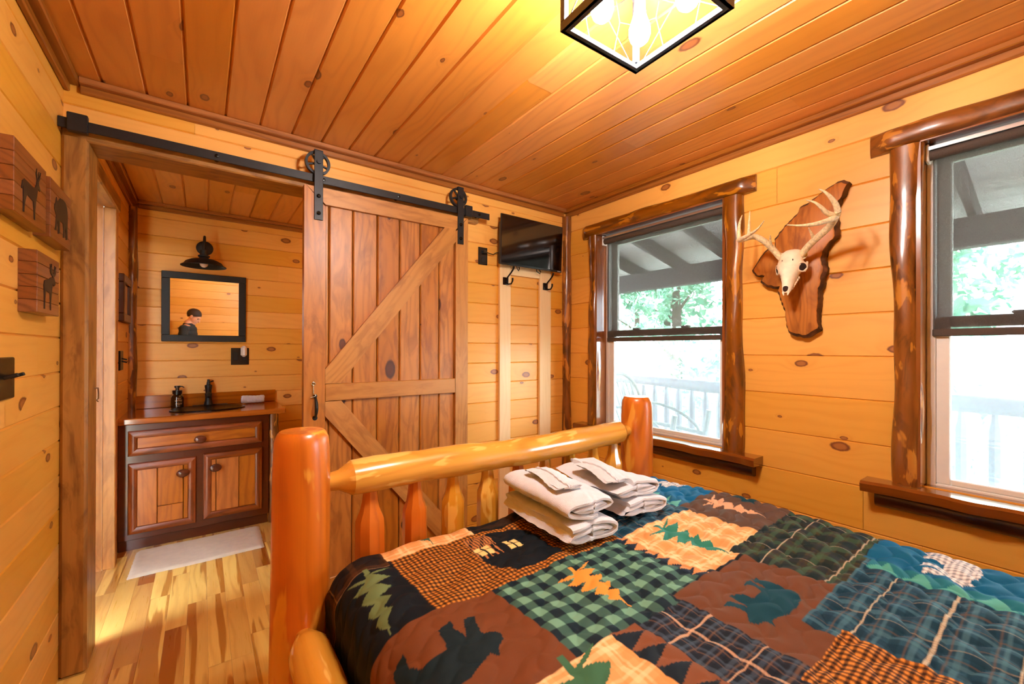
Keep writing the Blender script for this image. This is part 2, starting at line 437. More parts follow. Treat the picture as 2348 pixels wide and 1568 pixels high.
# ------------------------------------------------------------------ dimensions
XL, XR, YB, YN, ZC = -.469, 2.399, 2.51, -.88, 2.475
YBB = 2.625                       # bathroom side of the far wall
BL, BF, BR = -.45, 4.29, 1.55     # bathroom left / far / right
OPL, OPR, OPT = -.386, .52, 2.21  # doorway opening
W1 = (1.21, 2.152, .79, 2.203)    # window openings y0,y1,z0,z1
W2 = (-.54, .40, .79, 2.203)

# ------------------------------------------------------------------ the room
mb = MB()
boards(mb, (0, 0, 0), (0, 1, 0), (1, 0, 0), (0, 0, 1), -1.0, 4.4, -.7, 2.6, .082, -.386, gw=.0008, gd=.0012, joint=.62)
struct('floor', mb, M['floor'], smooth=False)
mb = MB()
boards(mb, (0, 0, ZC), (0, 1, 0), (1, 0, 0), (0, 0, -1), YN - .05, 2.56, XL - .05, XR + .05, .1443, -.347, joint=2.6, gw=.007, gd=.009)
struct('ceiling', mb, M['ceil'], smooth=False)
mb = MB()
boards(mb, (0, 0, ZC), (0, 1, 0), (1, 0, 0), (0, 0, -1), 2.56, 4.35, BL - .1, BR + .1, .1443, -.40, joint=1.9, gw=.007, gd=.009)
struct('ceiling_bathroom', mb, M['ceil'], smooth=False)
mb = MB()
boards(mb, (0, YB, 0), (1, 0, 0), (0, 0, 1), (0, -1, 0), XL - .05, XR + .05, -.05, ZC + .03, .1397, 1.112, openings=[(OPL - .02, OPR + .02, -1, OPT + .02)], joint=3.2)
struct('wall_far', mb, M['pine'], smooth=False)
mb = MB()
boards(mb, (0, YBB, 0), (1, 0, 0), (0, 0, 1), (0, 1, 0), XL - .05, BR + .05, -.05, ZC + .03, .1397, 1.112, openings=[(OPL - .02, OPR + .02, -1, OPT + .02)])
struct('wall_bathroom_near', mb, M['pine'], smooth=False)
mb = MB()
boards(mb, (XL, 0, 0), (0, 1, 0), (0, 0, 1), (1, 0, 0), YN - .05, YB + .05, -.05, ZC + .03, .1397, 1.112, joint=1.3)
struct('wall_left', mb, M['pine'], smooth=False)
mb = MB()
boards(mb, (XR, 0, 0), (0, 1, 0), (0, 0, 1), (-1, 0, 0), YN - .05, YB + .05, -.05, ZC + .03, .1955, 1.516, openings=[W1, W2], joint=3.0)
mo = MB()
struct('wall_right', mb, M['pine'], smooth=False)
mb = MB()
boards(mb, (0, YN, 0), (1, 0, 0), (0, 0, 1), (0, 1, 0), XL - .05, XR + .05, -.05, ZC + .03, .1397, 1.112, joint=2.4)
struct('wall_near', mb, M['pine'], smooth=False)
# bathroom walls
DB = (2.66, 3.53)    # closet doorway in the bathroom's left wall
mb = MB()
boards(mb, (BL, 0, 0), (0, 1, 0), (0, 0, 1), (1, 0, 0), 2.6, BF + .05, -.05, ZC + .03, .1397, 1.112, openings=[(DB[0], DB[1], -1, 2.209)])
struct('wall_bathroom_left', mb, M['pine'], smooth=False)
mb = MB()
boards(mb, (0, BF, 0), (1, 0, 0), (0, 0, 1), (0, -1, 0), BL - .05, BR + .05, -.05, ZC + .03, .1397, 1.112, joint=3)
struct('wall_bathroom_far', mb, M['pine'], smooth=False)
mb = MB()
boards(mb, (BR, 0, 0), (0, 1, 0), (0, 0, 1), (-1, 0, 0), 2.55, BF + .05, -.05, ZC + .03, .1397, 1.112)
struct('wall_bathroom_right', mb, M['pine'], smooth=False)
# outside face of the window wall, as log siding round the openings
mb = MB()
boards(mb, (2.555, 0, 0), (0, 1, 0), (0, 0, 1), (1, 0, 0), -1.6, 4.4, -.3, 2.95, .2, 0, openings=[W1, W2], gw=.03, gd=.02)
struct('wall_outside', mb, M['siding'], smooth=False)
mb = MB(); mb.box(-.7, 2.56, -1.0, 4.5, 2.52, 2.56); struct('roof_deck', mb, M['porchdark'])

# crown moulding: two stepped strips per wall
def crown(name, a, b, inward):
    mb = MB()
    ax = 0 if abs(b[0] - a[0]) > abs(b[1] - a[1]) else 1
    lo, hi = (min(a[ax], b[ax]), max(a[ax], b[ax]))
    f = a[1 - ax]; s = inward
    for (d, z0, z1, c) in ((.020, 2.420, 2.452, .004), (.050, 2.450, 2.4755, .004)):
        if ax == 0: mb.box(lo, hi, f, f + s * d, z0, z1, g=0, c=c)
        else: mb.box(f, f + s * d, lo, hi, z0, z1, g=1, c=c)
    return struct(name, mb, M['trim'])
crown('trim_1', (XL + .05, YB), (XR - .05, YB), -1)
crown('trim_2', (XR, YN), (XR, YB), -1)
crown('trim_3', (XL, YN), (XL, YB), 1)
crown('trim_4', (BL + .05, BF), (BR, BF), -1)
crown('trim_5', (BL, YBB), (BL, BF), 1)
mb = MB(); mb.box(XL, XR, YN, YN + .03, 2.42, 2.475, c=.004); struct('trim_6', mb, M['trim'])
# peeled log corner posts
def corner_log(name, x, y, r, z1=2.42):
    mb = MB(); zz = [z1 * i / 40 for i in range(41)]
    mb.tube([(x + .004 * math.sin(z * 4 + x), y + .004 * math.cos(z * 5), z) for z in zz], [r * (1 + .07 * math.sin(z * 7 + x) + .04 * math.sin(z * 17)) for z in zz], 18, wob=.10)
    return struct(name, mb, M['cedar'])
corner_log('trim_7', XR - .012, YB - .012, .040)
corner_log('trim_8', BL + .012, BF - .012, .036)

# doorway lining and casing
def jamb_bits():
    mb = MB()
    mb.box(XL + .001, OPL, 2.465, 2.655, 0, OPT + .02, g=2, c=.010)
    struct('trim_9', mb, M['casing'])
    mb = MB(); mb.box(.475, .58, 2.465, 2.655, 0, OPT + .02, g=2, c=.006); struct('trim_10', mb, M['casing'])
    mb = MB()
    mb.box(XL + .001, 1.525, 2.467, 2.655 - .14, OPT, 2.262, g=0, c=.006)
    mb.box(XL + .001, .60, 2.50, 2.655, OPT, 2.30, g=0, c=.006)
    mb.box(XL + .001, 1.55, 2.479, 2.512, 2.258, 2.296, g=0, c=.003)
    struct('trim_11', mb, M['casing'])
jamb_bits()
# closet doorway on the bathroom's left wall
mb = MB()
mb.box(-.60, -.489, DB[1] + .001, DB[1] + .02, 0, 2.209, g=2)
mb.box(-.488, BL + .020, DB[1] - .0, DB[1] + .085, 0, 2.209, g=2, c=.004)
mb.box(-.545, -.525, DB[1] - .012, DB[1], 0, 2.209, g=2)
struct('trim_12', mb, M['brace'])
mb = MB(); mb.box(-.60, BL + .026, DB[0] - .09, DB[1] + .12, 2.209, 2.30, g=1, c=.008); struct('trim_13', mb, M['casing'])
d2 = sgroup('light_seal', (-.58, 3.1, 0))  # unseen closed slab added behind the opening to seal out light
mb = MB()
for i in range(6): mb.box(-.60, -.575, DB[0] + i * .145, DB[0] + (i + 1) * .145 - .003, .01, 2.209, g=2, c=.004)
obj('seal_panel', mb, M['door'], d2)

# ------------------------------------------------------------------ windows
def live_slab(mb, x0, x1, y0, y1, z0, z1, axis, amp=.008, n=40, rnd=.02, seed=0, cut=0.0):
    """half-log slab on the window wall, x0 = wall, x1 = room face; wavy long edges"""
    R = random.Random(seed); ph = [R.uniform(0, 6.28) for _ in range(8)]
    L0, L1 = (z0, z1) if axis == 2 else (y0, y1)
    A0, A1 = (y0, y1) if axis == 2 else (z0, z1)
    prof = [(0, 0), (0, .55), (.12, .85), (.3, 1.0), (.55, 1.02), (.78, .97), (.93, .78), (1, .5), (1, 0)]
    vs = []; wc = []
    for i in range(n + 1):
        t = i / n; L = L0 + (L1 - L0) * t
        e0 = amp * (math.sin(t * 9 + ph[0]) * .6 + math.sin(t * 23 + ph[1]) * .3 + math.sin(t * 5 + ph[2]) * .5)
        e1 = amp * (math.sin(t * 8 + ph[3]) * .6 + math.sin(t * 21 + ph[4]) * .3 + math.sin(t * 4 + ph[5]) * .5)
        dd = 1 + .10 * math.sin(t * 13 + ph[6]) + .06 * math.sin(t * 31 + ph[7])
        if cut: dd *= min(1.0, .30 + .70 * min(t, 1 - t) / cut)
        for (u, d) in prof:
            a = (A0 + e0) + ((A1 + e1) - (A0 + e0)) * u
            x = x0 + (x1 - x0) * d * (dd if (d > .6 or cut) else 1)
            vs.append((x, a, L) if axis == 2 else (x, L, a)); wc.append((L, a, x))
    m = len(prof); fs = []
    for i in range(n):
        for j in range(m):
            j2 = (j + 1) % m
            fs.append((i * m + j, i * m + j2, (i + 1) * m + j2, (i + 1) * m + j))
    fs += [tuple(range(m)), tuple(n * m + j for j in range(m))]
    mb.add(vs, fs, wc=wc); return mb

def window(k, y0, y1, z0, z1, sd):
    w = sgroup('window_%d' % k, (XR, (y0 + y1) / 2, z0))
    mb = live_slab(MB(), XR - .001, 2.342, y0 - .165, y1 + .165, z1, z1 + .09, 1, amp=.004, n=60, seed=sd, cut=.05); obj('header_log', mb, M['cedar'], w)
    for (a, b, q) in ((y0 - .098, y0, 1), (y1, y1 + .090, 2)):
        mb = live_slab(MB(), XR - .001, 2.352, a, b, z0 - .005, z1, 2, amp=.009, seed=sd + q); obj('side_log', mb, M['cedar'], w)
    # reveal boards
    mb = MB()
    mb.box(2.36, 2.56, y0 - .012, y0 + .002, z0, z1, g=2); mb.box(2.36, 2.56, y1 - .002, y1 + .012, z0, z1, g=2)
    mb.box(2.36, 2.56, y0, y1, z1 - .002, z1 + .012, g=1)
    obj('reveal', mb, M['sill'], w)
    # stool (sill) with wavy front edge
    poly = []
    n = 60; ya, yb = y0 - .198, y1 + .178
    for i in range(n + 1):
        t = i / n; y = ya + (yb - ya) * t
        poly.append((2.298 + .007 * math.sin(t * 26 + sd) + .004 * math.sin(t * 51 + sd), y))
    poly += [(2.398, yb), (2.398, y1), (2.56, y1), (2.56, y0), (2.398, y0), (2.398, ya)]
    mb = MB()
    N = len(poly); zt, zb = z0 - .003, z0 - .047
    top = [(x + (.012 if x < 2.38 else 0), y, zt) for x, y in poly]; mid = [(x, y, zt - .010) for x, y in poly]; bot = [(x + (.006 if x < 2.38 else 0), y, zb) for x, y in poly]
    vs = top + mid + bot
    fs = [tuple(range(N)), tuple(2 * N + i for i in range(N))[::-1]]
    for r in (0, 1):
        for i in range(N): fs.append((r * N + i, r * N + (i + 1) % N, (r + 1) * N + (i + 1) % N, (r + 1) * N + i))
    mb.add(vs, fs, g=1); obj('sill_board', mb, M['sill'], w)
    mb = live_slab(MB(), XR - .001, 2.355, ya + .035, yb - .035, z0 - .118, z0 - .047, 1, amp=.002, seed=sd + 5); obj('apron_log', mb, M['apron'], w)
    # vinyl frame and the two sashes
    mb = MB(); f0, f1 = 2.462, 2.545
    mb.box(f0, f1, y0 + .002, y0 + .03, z0 - .006, z1 - .002, g=2, c=.003); mb.box(f0, f1, y1 - .03, y1 - .002, z0 - .006, z1 - .002, g=2, c=.003)
    mb.box(f0, f1, y0 + .03, y1 - .03, z0 - .008, z0 + .006, g=1, c=.003); mb.box(f0, f1, y0 + .03, y1 - .03, z1 - .03, z1 - .002, g=1, c=.003)
    obj('frame', mb, M['white'], w)
    zm = z0 + .68
    def sash(name, xa, xb, za, zb_, gx, bot, top):
        mb = MB(); ya2, yb2 = y0 + .028, y1 - .028
        mb.box(xa, xb, ya2, ya2 + .045, za, zb_, g=2, c=.004); mb.box(xa, xb, yb2 - .045, yb2, za, zb_, g=2, c=.004)
        mb.box(xa, xb, ya2 + .045, yb2 - .045, za, za + bot, g=1, c=.004); mb.box(xa, xb, ya2 + .045, yb2 - .045, zb_ - top, zb_, g=1, c=.004)
        s = obj(name, mb, M['white'], w)
        pm = MB(); pm.box(gx - .002, gx + .002, ya2 + .04, yb2 - .04, za + bot - .004, zb_ - top + .004); obj('pane', pm, M['glass'], s)
        return s
    lo = sash('lower_sash', 2.470, 2.498, z0 + .006, zm + .02, 2.484, .024, .045)
    mb = MB()
    for q in (.32, .72):
        yy = y0 + (y1 - y0) * q; mb.box(2.472, 2.5, yy - .03, yy + .03, zm + .02, zm + .034, c=.006)
    obj('sash_lock', mb, M['white'], lo)
    sash('upper_sash', 2.505, 2.533, zm - .02, z1 - .03, 2.519, .04, .04)
    mb = MB(); mb.box(2.540, 2.5405, y0 + .03, y1 - .03, z0 + .02, zm); obj('hazy_insect_screen', mb, M['screenmesh'], w)
    return w
window(1, *W1, 11)
window(2, *W2, 23)

def roller(y0, y1, z1, lab):
    t = thing('roller_shade', lab, 'window shade', (2.432, (y0 + y1) / 2, z1 - .06), group='solar roller shades in the windows')
    a, b = y0 + .018, y1 - .018
    mb = MB(); mb.tube([(2.432, a, 2.157), (2.432, b, 2.157)], .021, 20); obj('roller_tube', mb, M['shade_solid'], t)
    mb = MB(); mb.box(2.408, 2.456, a, b, 2.181, 2.187, g=1); mb.box(2.404, 2.409, a, b, 2.172, 2.187, g=1); obj('head_rail', mb, M['alu'], t)
    for yy in (a - .012, b):
        mb = MB(); mb.box(2.408, 2.456, yy, yy + .012, 2.128, 2.2, c=.003); mb.lathe([(.008, -.016), (.008, .016)], (2.425, yy + .006, 2.15), 12, axis='y'); obj('bracket', mb, M['white'], t)
    zb = 1.408
    mb = MB(); n = 24
    vs = []
    for i in range(2):
        for j in range(n + 1):
            z = 2.157 + (zb + .03 - 2.157) * j / n
            vs.append((2.453 - .004 * math.sin(j / n * PI), a + .006 if i == 0 else b - .006, z))
    fs = [(j, j + 1, n + 2 + j, n + 1 + j) for j in range(n)]
    mb.add(vs, fs); obj('shade_fabric', mb, M['shade'], t)
    mb = MB(); mb.box(2.449, 2.457, a + .004, b - .004, zb, zb + .03, g=1, c=.003); obj('hem_bar', mb, M['shade_solid'], t)
    return t
M['shade_solid'] = plain('shade_cloth_rolled', '4c4038', .8, grain=.1, gscale=300)
roller(W1[0], W1[1], 2.2, 'half lowered dark roller shade in the window beside the bed post')
roller(W2[0], W2[1], 2.2, 'half lowered dark roller shade in the window cut off by the picture edge')

# ------------------------------------------------------------------ sliding barn door
dr = sgroup('door_1', (.91, 2.42, .02))
DL, DR_, DT, DF, DK = .423, 1.403, 2.205, 2.40, 2.447
mb = MB(); xs = [.525, .55, .675, .812, .947, 1.077, 1.206, 1.315]
for a, b in zip(xs[:-1], xs[1:]):
    mb.box(a + .002, b - .002, DF + .022, DK - .006, .03, DT - .03, g=2, c=.006)
mb.box(DL + .02, DR_ - .02, DK - .008, DK - .004, .03, DT - .02, g=2)
obj('plank_panel', mb, M['door'], dr)
mb = MB()
A = .098
mb.prism([(DL, .02), (DL + .104, .02 + .0), (DL + .104, DT - A), (DL + .012, DT), (DL, DT)][::-1] and [(.02, DL), (.02, DL + .104), (DT - A, DL + .104), (DT, DL + .008), (DT, DL)], 1, DF, DK, g=2)
obj('stile', mb, M['door'], dr)
mb = MB(); mb.prism([(.02, DR_), (DT, DR_), (DT, DR_ - .006), (DT - A, DR_ - .09), (.02, DR_ - .09)], 1, DF, DK, g=2); obj('stile', mb, M['brace'], dr)
mb = MB(); mb.prism([(DT, DL + .010), (DT, DR_ - .008), (DT - A + .012, DR_ - .09), (DT - A + .012, DL + .104)], 1, DF, DK, g=0); obj('top_rail', mb, M['brace'], dr)
mb = MB(); mb.box(.528, 1.312, DF, DK - .01, 1.069, 1.161, g=0, c=.003); obj('middle_rail', mb, M['brace'], dr)
mb = MB(); mb.box(.528, 1.312, DF, DK - .01, .02, .12, g=0, c=.003); obj('bottom_rail', mb, M['brace'], dr)
def diag(x0, z0, x1, z1, w, corner):
    mb = MB(); d = Vector((x1 - x0, 0, z1 - z0)); L = d.length; d.normalize()
    poly = corner
    Mx = None
    mb.prism([(z, x) for x, z in poly], 1, DF, DK - .012, g=0, wc=None)
    # grain along the brace
    k = len(poly) * 2
    for i in range(len(mb.w) - k, len(mb.w)):
        p = Vector(mb.v[i]); mb.w[i] = (p.dot(d) + 3.3, p.dot(Vector((-d.z, 0, d.x))) + 7.1, p.y)
    return mb
obj('diagonal_brace', diag(.53, 1.161, 1.31, 2.11, .09, [(.528, 1.163), (.605, 1.163), (1.312, 2.040), (1.312, 2.119), (1.232, 2.119), (.528, 1.240)]), M['brace'], dr)
obj('diagonal_brace', diag(.53, 1.069, 1.31, .12, .09, [(.528, 1.067), (.528, .990), (1.232, .121), (1.312, .121), (1.312, .205), (.610, 1.067)]), M['brace'], dr)
def hanger(x, wx):
    mb = MB(); mb.box(x - .0215, x + .0215, DF - .007, DF - .0005, 2.029, 2.395, g=2, c=.0015); s = obj('hanger_strap', mb, M['black'], dr)
    mb = MB(); mb.box(x - .0215, x + .0215, DF - .007, DF + .045, 2.393, 2.399, c=.0015)
    for v in (s,): pass
    obj('strap_return', mb, M['black'], s)
    # spoked wheel
    mb = MB(); cy = DF + .018; cz = 2.335; R = .062
    mb.lathe([(R - .012, -.010), (R, -.010), (R, -.004), (R - .005, 0), (R, .004), (R, .010), (R - .012, .010), (R - .012, -.010)], (wx, cy, cz), 40, axis='y', caps=False)
    for k in range(5):
        a = k * 2 * PI / 5 + .35
        Mx = Matrix.Translation((wx, cy, cz)) @ Matrix.Rotation(a, 4, 'Y')
        mb.box(.010, R - .008, -.006, .006, -.0045, .0045, c=.001, M=Mx)
    mb.lathe([(.0001, -.014), (.016, -.014), (.016, .014), (.0001, .014)], (wx, cy, cz), 20, axis='y')
    obj('wheel', mb, M['black'], s)
    for zz in (2.335, 2.155, 2.065):
        mb = MB()
        if zz > 2.3: mb.lathe([(.0001, -.016), (.011, -.016), (.012, -.012), (.012, .0)], (x, DF, zz), 16, axis='y')
        else: mb.lathe([(.0001, -.018), (.007, -.016), (.0105, -.011), (.0105, -.006)], (x, DF, zz), 6 if False else 16, axis='y')
        obj('bolt', mb, M['bolt'] if zz < 2.3 else M['black'], s)
hanger(.491, .490); hanger(1.345, 1.338)
mb = MB(); pts = []
for i in range(17):
    t = i / 16; pts.append((.478, DF - .006 - .030 * math.sin(t * PI) ** .7, 1.095 - .105 * t))
mb.tube(pts, [.0055 + .0035 * math.sin(i / 16 * PI) for i in range(17)], 12)
mb.lathe([(.0001, -.006), (.009, -.005), (.011, 0)], (.478, DF, 1.10), 14, axis='y'); mb.lathe([(.0001, -.006), (.010, -.005), (.013, 0)], (.478, DF, .985), 14, axis='y')
obj('pull_handle', mb, M['matte'], dr, label='black curved pull handle')
mb = MB(); mb.tube([(.468 + .008 * math.cos(a), DF - .010, 1.166 + .008 * math.sin(a)) for a in [i * PI / 8 for i in range(16)]], .0022, 8, closed=True)
mb.tube([(.468, DF, 1.166), (.468, DF - .012, 1.166)], .003, 8)
mb.tube([(.468, DF - .010, 1.158), (.468, DF - .010, 1.120), (.470, DF - .011, 1.112), (.479, DF - .012, 1.105), (.474, DF - .013, 1.099), (.452, DF - .016, 1.096)], .0026, 8)
obj('latch_hook', mb, M['chrome'], dr, label='small zinc hook and eye latch')

# track on its header board
tr = thing('barn_door_track', 'black flat steel sliding door track on the wall above the doorway', 'track', (.55, 2.42, 2.25))
mb = MB(); mb.box(-.468, 1.582, 2.416, 2.423, 2.233, 2.275, c=.0015); obj('rail', mb, M['black'], tr)
for (a, b) in ((-.441, -.380), (1.387, 1.440)):
    mb = MB(); mb.box(a, b, 2.403, 2.430, 2.222, 2.296, c=.003); obj('end_stop', mb, M['black'], tr)
for x in (.051, .52, .937, 1.5):
    mb = MB(); mb.lathe([(.0001, -.008), (.008, -.006), (.009, 0), (.009, .0)], (x, 2.416, 2.254), 6, axis='y'); mb.lathe([(.011, 0), (.011, .044)], (x, 2.423, 2.254), 12, axis='y')
    obj('standoff_bolt', mb, M['bolt'], tr)
# eye hook on the left jamb
mb = MB(); mb.tube([(OPL, 2.60, 1.172), (OPL + .014, 2.60, 1.172)], .003, 8)
mb.tube([(OPL + .012, 2.60, 1.172), (OPL + .013, 2.604, 1.15), (OPL + .012, 2.61, 1.125), (OPL + .006, 2.613, 1.118), (OPL + .012, 2.60, 1.112)], .0026, 8)
tag(obj('hook_latch', mb, M['chrome']), 'small zinc hook latch on the inner face of the left door jamb', 'latch')

# ------------------------------------------------------------------ far wall: TV, outlet, coat frame, hooks
tv = thing('television', 'small black flat screen television mounted high in the far corner', 'television', (1.97, 2.44, 1.95))
Rx = Matrix.Translation((1.97, 2.42, 2.125)) @ Matrix.Rotation(math.radians(2.0), 4, 'X')
mb = MB(); mb.box(-.292, .292, 0, .012, -.177, .177, c=.002, M=Rx); mb.box(-.284, .284, .012, .046, -.172, .13, c=.008, M=Rx); obj('housing', mb, M['plastic'], tv)
mb = MB(); mb.box(-.286, .286, -.0015, .0005, -.163, .172, M=Rx); obj('screen', mb, M['screen'], tv)
mb = MB()
for k in range(3): mb.box(.248 + k * .011, .256 + k * .011, -.0016, 0, -.1735, -.1675, M=Rx)
mb.box(.2465, .2585, -.0016, 0, -.1685, -.1675, M=Rx)
obj('maker_mark', mb, M['silver'], tv)
mb = MB(); mb.box(1.86, 2.06, 2.47, 2.509, 2.05, 2.2, c=.003); obj('wall_bracket', mb, M['matte'], tv)
for (x, tl) in ((1.845, 0), (2.03, .02)):
    mb = MB(); mb.tube([(x, 2.455, 1.962), (x + .002, 2.452, 1.935), (x + .012 + tl, 2.45, 1.922), (x + .022 + tl, 2.452, 1.936), (x + .018, 2.455, 1.962)], .0035, 8); obj('cable_loop', mb, M['plastic'], tv)
ot = thing('wall_outlet', 'black duplex outlet plate on the far wall left of the television', 'outlet', (1.585, 2.51, 2.0))
mb = MB(); mb.box(1.548, 1.622, 2.503, 2.511, 1.942, 2.064, c=.002); obj('cover_plate', mb, M['plastic'], ot)
for z in (1.977, 2.029):
    mb = MB(); mb.lathe([(.0001, -.0095), (.015, -.0095), (.016, -.007)], (1.585, 2.51, z), 20, axis='y'); obj('receptacle', mb, M['matte'], ot)
mb = MB(); mb.box(1.573, 1.600, 2.478, 2.501, 2.017, 2.041, c=.004)
mb.tube([(1.598, 2.485, 2.028), (1.625, 2.48, 2.022), (1.655, 2.48, 2.018), (1.68, 2.485, 2.034), (1.70, 2.485, 2.040), (1.72, 2.487, 2.02)], .0032, 8)
tag(obj('power_cord', mb, M['plastic']), 'black power cord from the outlet to the back of the television', 'cord')

rk = thing('board_frame', 'pale pine board frame below the television holding two hooks', 'wall frame', (1.96, 2.5, 0))
FY0, FY1 = 2.487, 2.5085
for (a, b, inn) in ((1.718, 1.815, 1), (2.094, 2.206, -1)):
    mb = MB(); mb.box(a, b, FY0, FY1, .0, 1.985, g=2, c=.002); obj('upright', mb, M['rack'], rk)
mb = MB(); mb.box(1.816, 2.093, FY0 + .002, FY1, 1.893, 1.985, g=0, c=.002); obj('top_board', mb, M['rack'], rk)
def hook(x, z, lab):
    t = thing('coat_hook', lab, 'hook', (x, FY0, z), group='coat hooks under the television')
    mb = MB(); mb.box(x - .024, x + .022, FY0 - .006, FY0 + .001, z - .027, z + .027, c=.003)
    mb.add([(x - .024, FY0 - .006, z - .027), (x + .022, FY0 - .006, z - .027), (x + .022, FY0 - .006, z + .027), (x - .024, FY0 - .006, z + .027), (x - .001, FY0 - .014, z)], [(0, 1, 4), (1, 2, 4), (2, 3, 4), (3, 0, 4)])
    obj('back_plate', mb, M['bronze'], t)
    mb = MB(); mb.tube([(x, FY0 - .010, z + .006), (x + .006, FY0 - .022, z + .03), (x + .018, FY0 - .040, z + .055), (x + .026, FY0 - .056, z + .078), (x + .028, FY0 - .062, z + .094)], [.006, .0055, .0055, .006, .0075], 10)
    mb.ball((x + .028, FY0 - .062, z + .095), .008, 10, 8); obj('upper_arm', mb, M['bronze'], t)
    mb = MB(); mb.tube([(x, FY0 - .008, z - .008), (x + .006, FY0 - .026, z - .024), (x + .018, FY0 - .046, z - .022), (x + .024, FY0 - .054, z - .002), (x + .024, FY0 - .055, z + .012)], [.006, .006, .0055, .006, .007], 10)
    mb.ball((x + .024, FY0 - .055, z + .013), .0075, 10, 8); obj('lower_arm', mb, M['bronze'], t)
hook(1.767, 1.842, 'dark double coat hook on the left upright of the pale board frame')
hook(2.145, 1.836, 'dark double coat hook on the right upright of the pale board frame')

# ------------------------------------------------------------------ left wall: switch and animal plaques
sw = thing('light_switch', 'dark switch plate on the left wall below the animal plaques', 'light switch', (XL, 1.87, 1.26))
mb = MB(); mb.box(XL - .004, XL + .010, 1.80, 1.925, 1.199, 1.322, c=.003); obj('cover_plate', mb, M['bronze'], sw)
for yy in (1.838, 1.888):
    mb = MB(); mb.box(0, .032, -.006, .006, -.005, .005, c=.002, M=Matrix.Translation((XL + .008, yy, 1.262)) @ Matrix.Rotation(-.35, 4, 'Y')); obj('toggle', mb, M['matte'], sw)

BEAR = [(1.0, .33), (.97, .40), (.90, .44), (.86, .52), (.81, .47), (.72, .5), (.6, .56), (.4, .58), (.2, .57), (.07, .5), (.02, .38), (.03, .25), (.02, .02), (.14, .0), (.16, .1), (.2, .2), (.24, .02), (.36, 0), (.34, .12), (.4, .22), (.6, .22), (.62, .02), (.74, 0), (.73, .1), (.76, .22), (.84, .03), (.95, .02), (.9, .12), (.87, .25), (.93, .28)]
DEER = [(.10, .0), (.14, .0), (.17, .16), (.24, .30), (.30, .33), (.56, .30), (.60, .16), (.62, .0), (.66, .0), (.67, .18), (.71, .34), (.76, .46), (.80, .60), (.90, .58), (.93, .62), (.86, .69), (.84, .74), (.92, .82), (.95, .95), (.90, .86), (.85, .80), (.86, .93), (.82, .80), (.79, .75), (.76, .82), (.74, .95), (.70, .84), (.75, .74), (.72, .66), (.66, .58), (.55, .55), (.30, .56), (.14, .56), (.05, .50), (.01, .36), (.04, .36), (.08, .44), (.09, .28)]
MOOSE = [(.14, .0), (.20, .0), (.21, .2), (.27, .36), (.55, .34), (.58, .0), (.64, .0), (.64, .2), (.70, .40), (.74, .55), (.84, .52), (.95, .55), (.97, .61), (.88, .68), (.84, .72), (.93, .74), (1.0, .80), (1.0, .95), (.95, .88), (.91, .96), (.87, .86), (.82, .78), (.76, .78), (.70, .86), (.67, .97), (.62, .88), (.55, .95), (.56, .80), (.64, .74), (.73, .72), (.70, .68), (.60, .68), (.44, .62), (.28, .60), (.14, .56), (.10, .46), (.13, .3)]
def plaque(y0, y1, z0, z1, poly, flip, lab, sy, sz):
    t = thing('animal_plaque', lab, 'plaque', (XL, (y0 + y1) / 2, (z0 + z1) / 2), group='wood block animal plaques on the left wall')
    D = .042
    mb = MB(); n = 5; h = (z1 - z0) / n
    for k in range(n): mb.box(XL - .001, XL + D, y0, y1, z0 + k * h + .0004, z0 + (k + 1) * h - .0004, g=1, c=.0015)
    obj('wood_block', mb, M['plaque'], t)
    w = (y1 - y0) * sy; hh = (z1 - z0) * sz
    cy = (y0 + y1) / 2; cz = (z0 + z1) / 2
    P = []
    for a, b in poly:
        a = (1 - a) if flip else a
        P.append((cy + (a - .5) * w, cz + (b - .5) * hh))
    mb = MB(); mb.prism(P if not flip else P[::-1], 0, XL + D, XL + D + .0015); obj('silhouette', mb, M['ink'], t, smooth=False)
plaque(1.775, 2.075, 1.735, 1.945, DEER, False, 'wood block with a black antlered deer, leftmost of three animal plaques', .64, .84)
plaque(2.125, 2.400, 1.735, 1.945, [(a, b / .6) for a, b in BEAR], True, 'wood block with a black bear, nearest the door casing of three plaques', .68, .70)
plaque(1.985, 2.240, 1.465, 1.665, MOOSE, False, 'wood block with a dark moose, lowest of the three animal plaques', .62, .84)

# ------------------------------------------------------------------ skull trophy
SLAB = [(0.655, 2.125), (0.634, 2.111), (0.646, 2.08), (0.669, 2.037), (0.682, 1.985), (0.677, 1.931), (0.674, 1.883), (0.716, 1.832), (0.726, 1.786), (0.718, 1.725), (0.731, 1.679), (0.744, 1.62), (0.749, 1.524), (0.747, 1.439), (0.798, 1.409), (0.842, 1.417), (0.881, 1.44), (0.89, 1.514), (0.899, 1.56), (0.916, 1.606), (0.928, 1.64), (0.922, 1.659), (0.976, 1.678), (1.01, 1.705), (0.995, 1.733), (1.036, 1.739), (1.051, 1.772), (1.026, 1.812), (1.001, 1.851), (0.973, 1.874), (0.943, 1.86), (0.94, 1.915), (0.911, 1.954), (0.876, 1.991), (0.842, 2.02), (0.826, 2.047), (0.778, 2.071), (0.757, 2.083), (0.716, 2.107), (0.677, 2.125)]
sk = thing('deer_skull_mount', 'antlered deer skull mounted on a driftwood slab between the windows', 'skull mount', (XR, .83, 1.75))
def refine(poly, amp, seed):
    R = random.Random(seed); out = []
    for i in range(len(poly)):
        a = Vector(poly[i]); b = Vector(poly[(i + 1) % len(poly)])
        k = max(1, int((b - a).length / .012)); nrm = Vector((-(b - a).y, (b - a).x)).normalized()
        for j in range(k): 
            p = a.lerp(b, j / k) + nrm * R.uniform(-amp, amp); out.append((p.x, p.y))
    return out
ref = refine(SLAB, .0035, 3)
cy = sum(p[0] for p in ref) / len(ref); cz = sum(p[1] for p in ref) / len(ref)
n = len(ref)
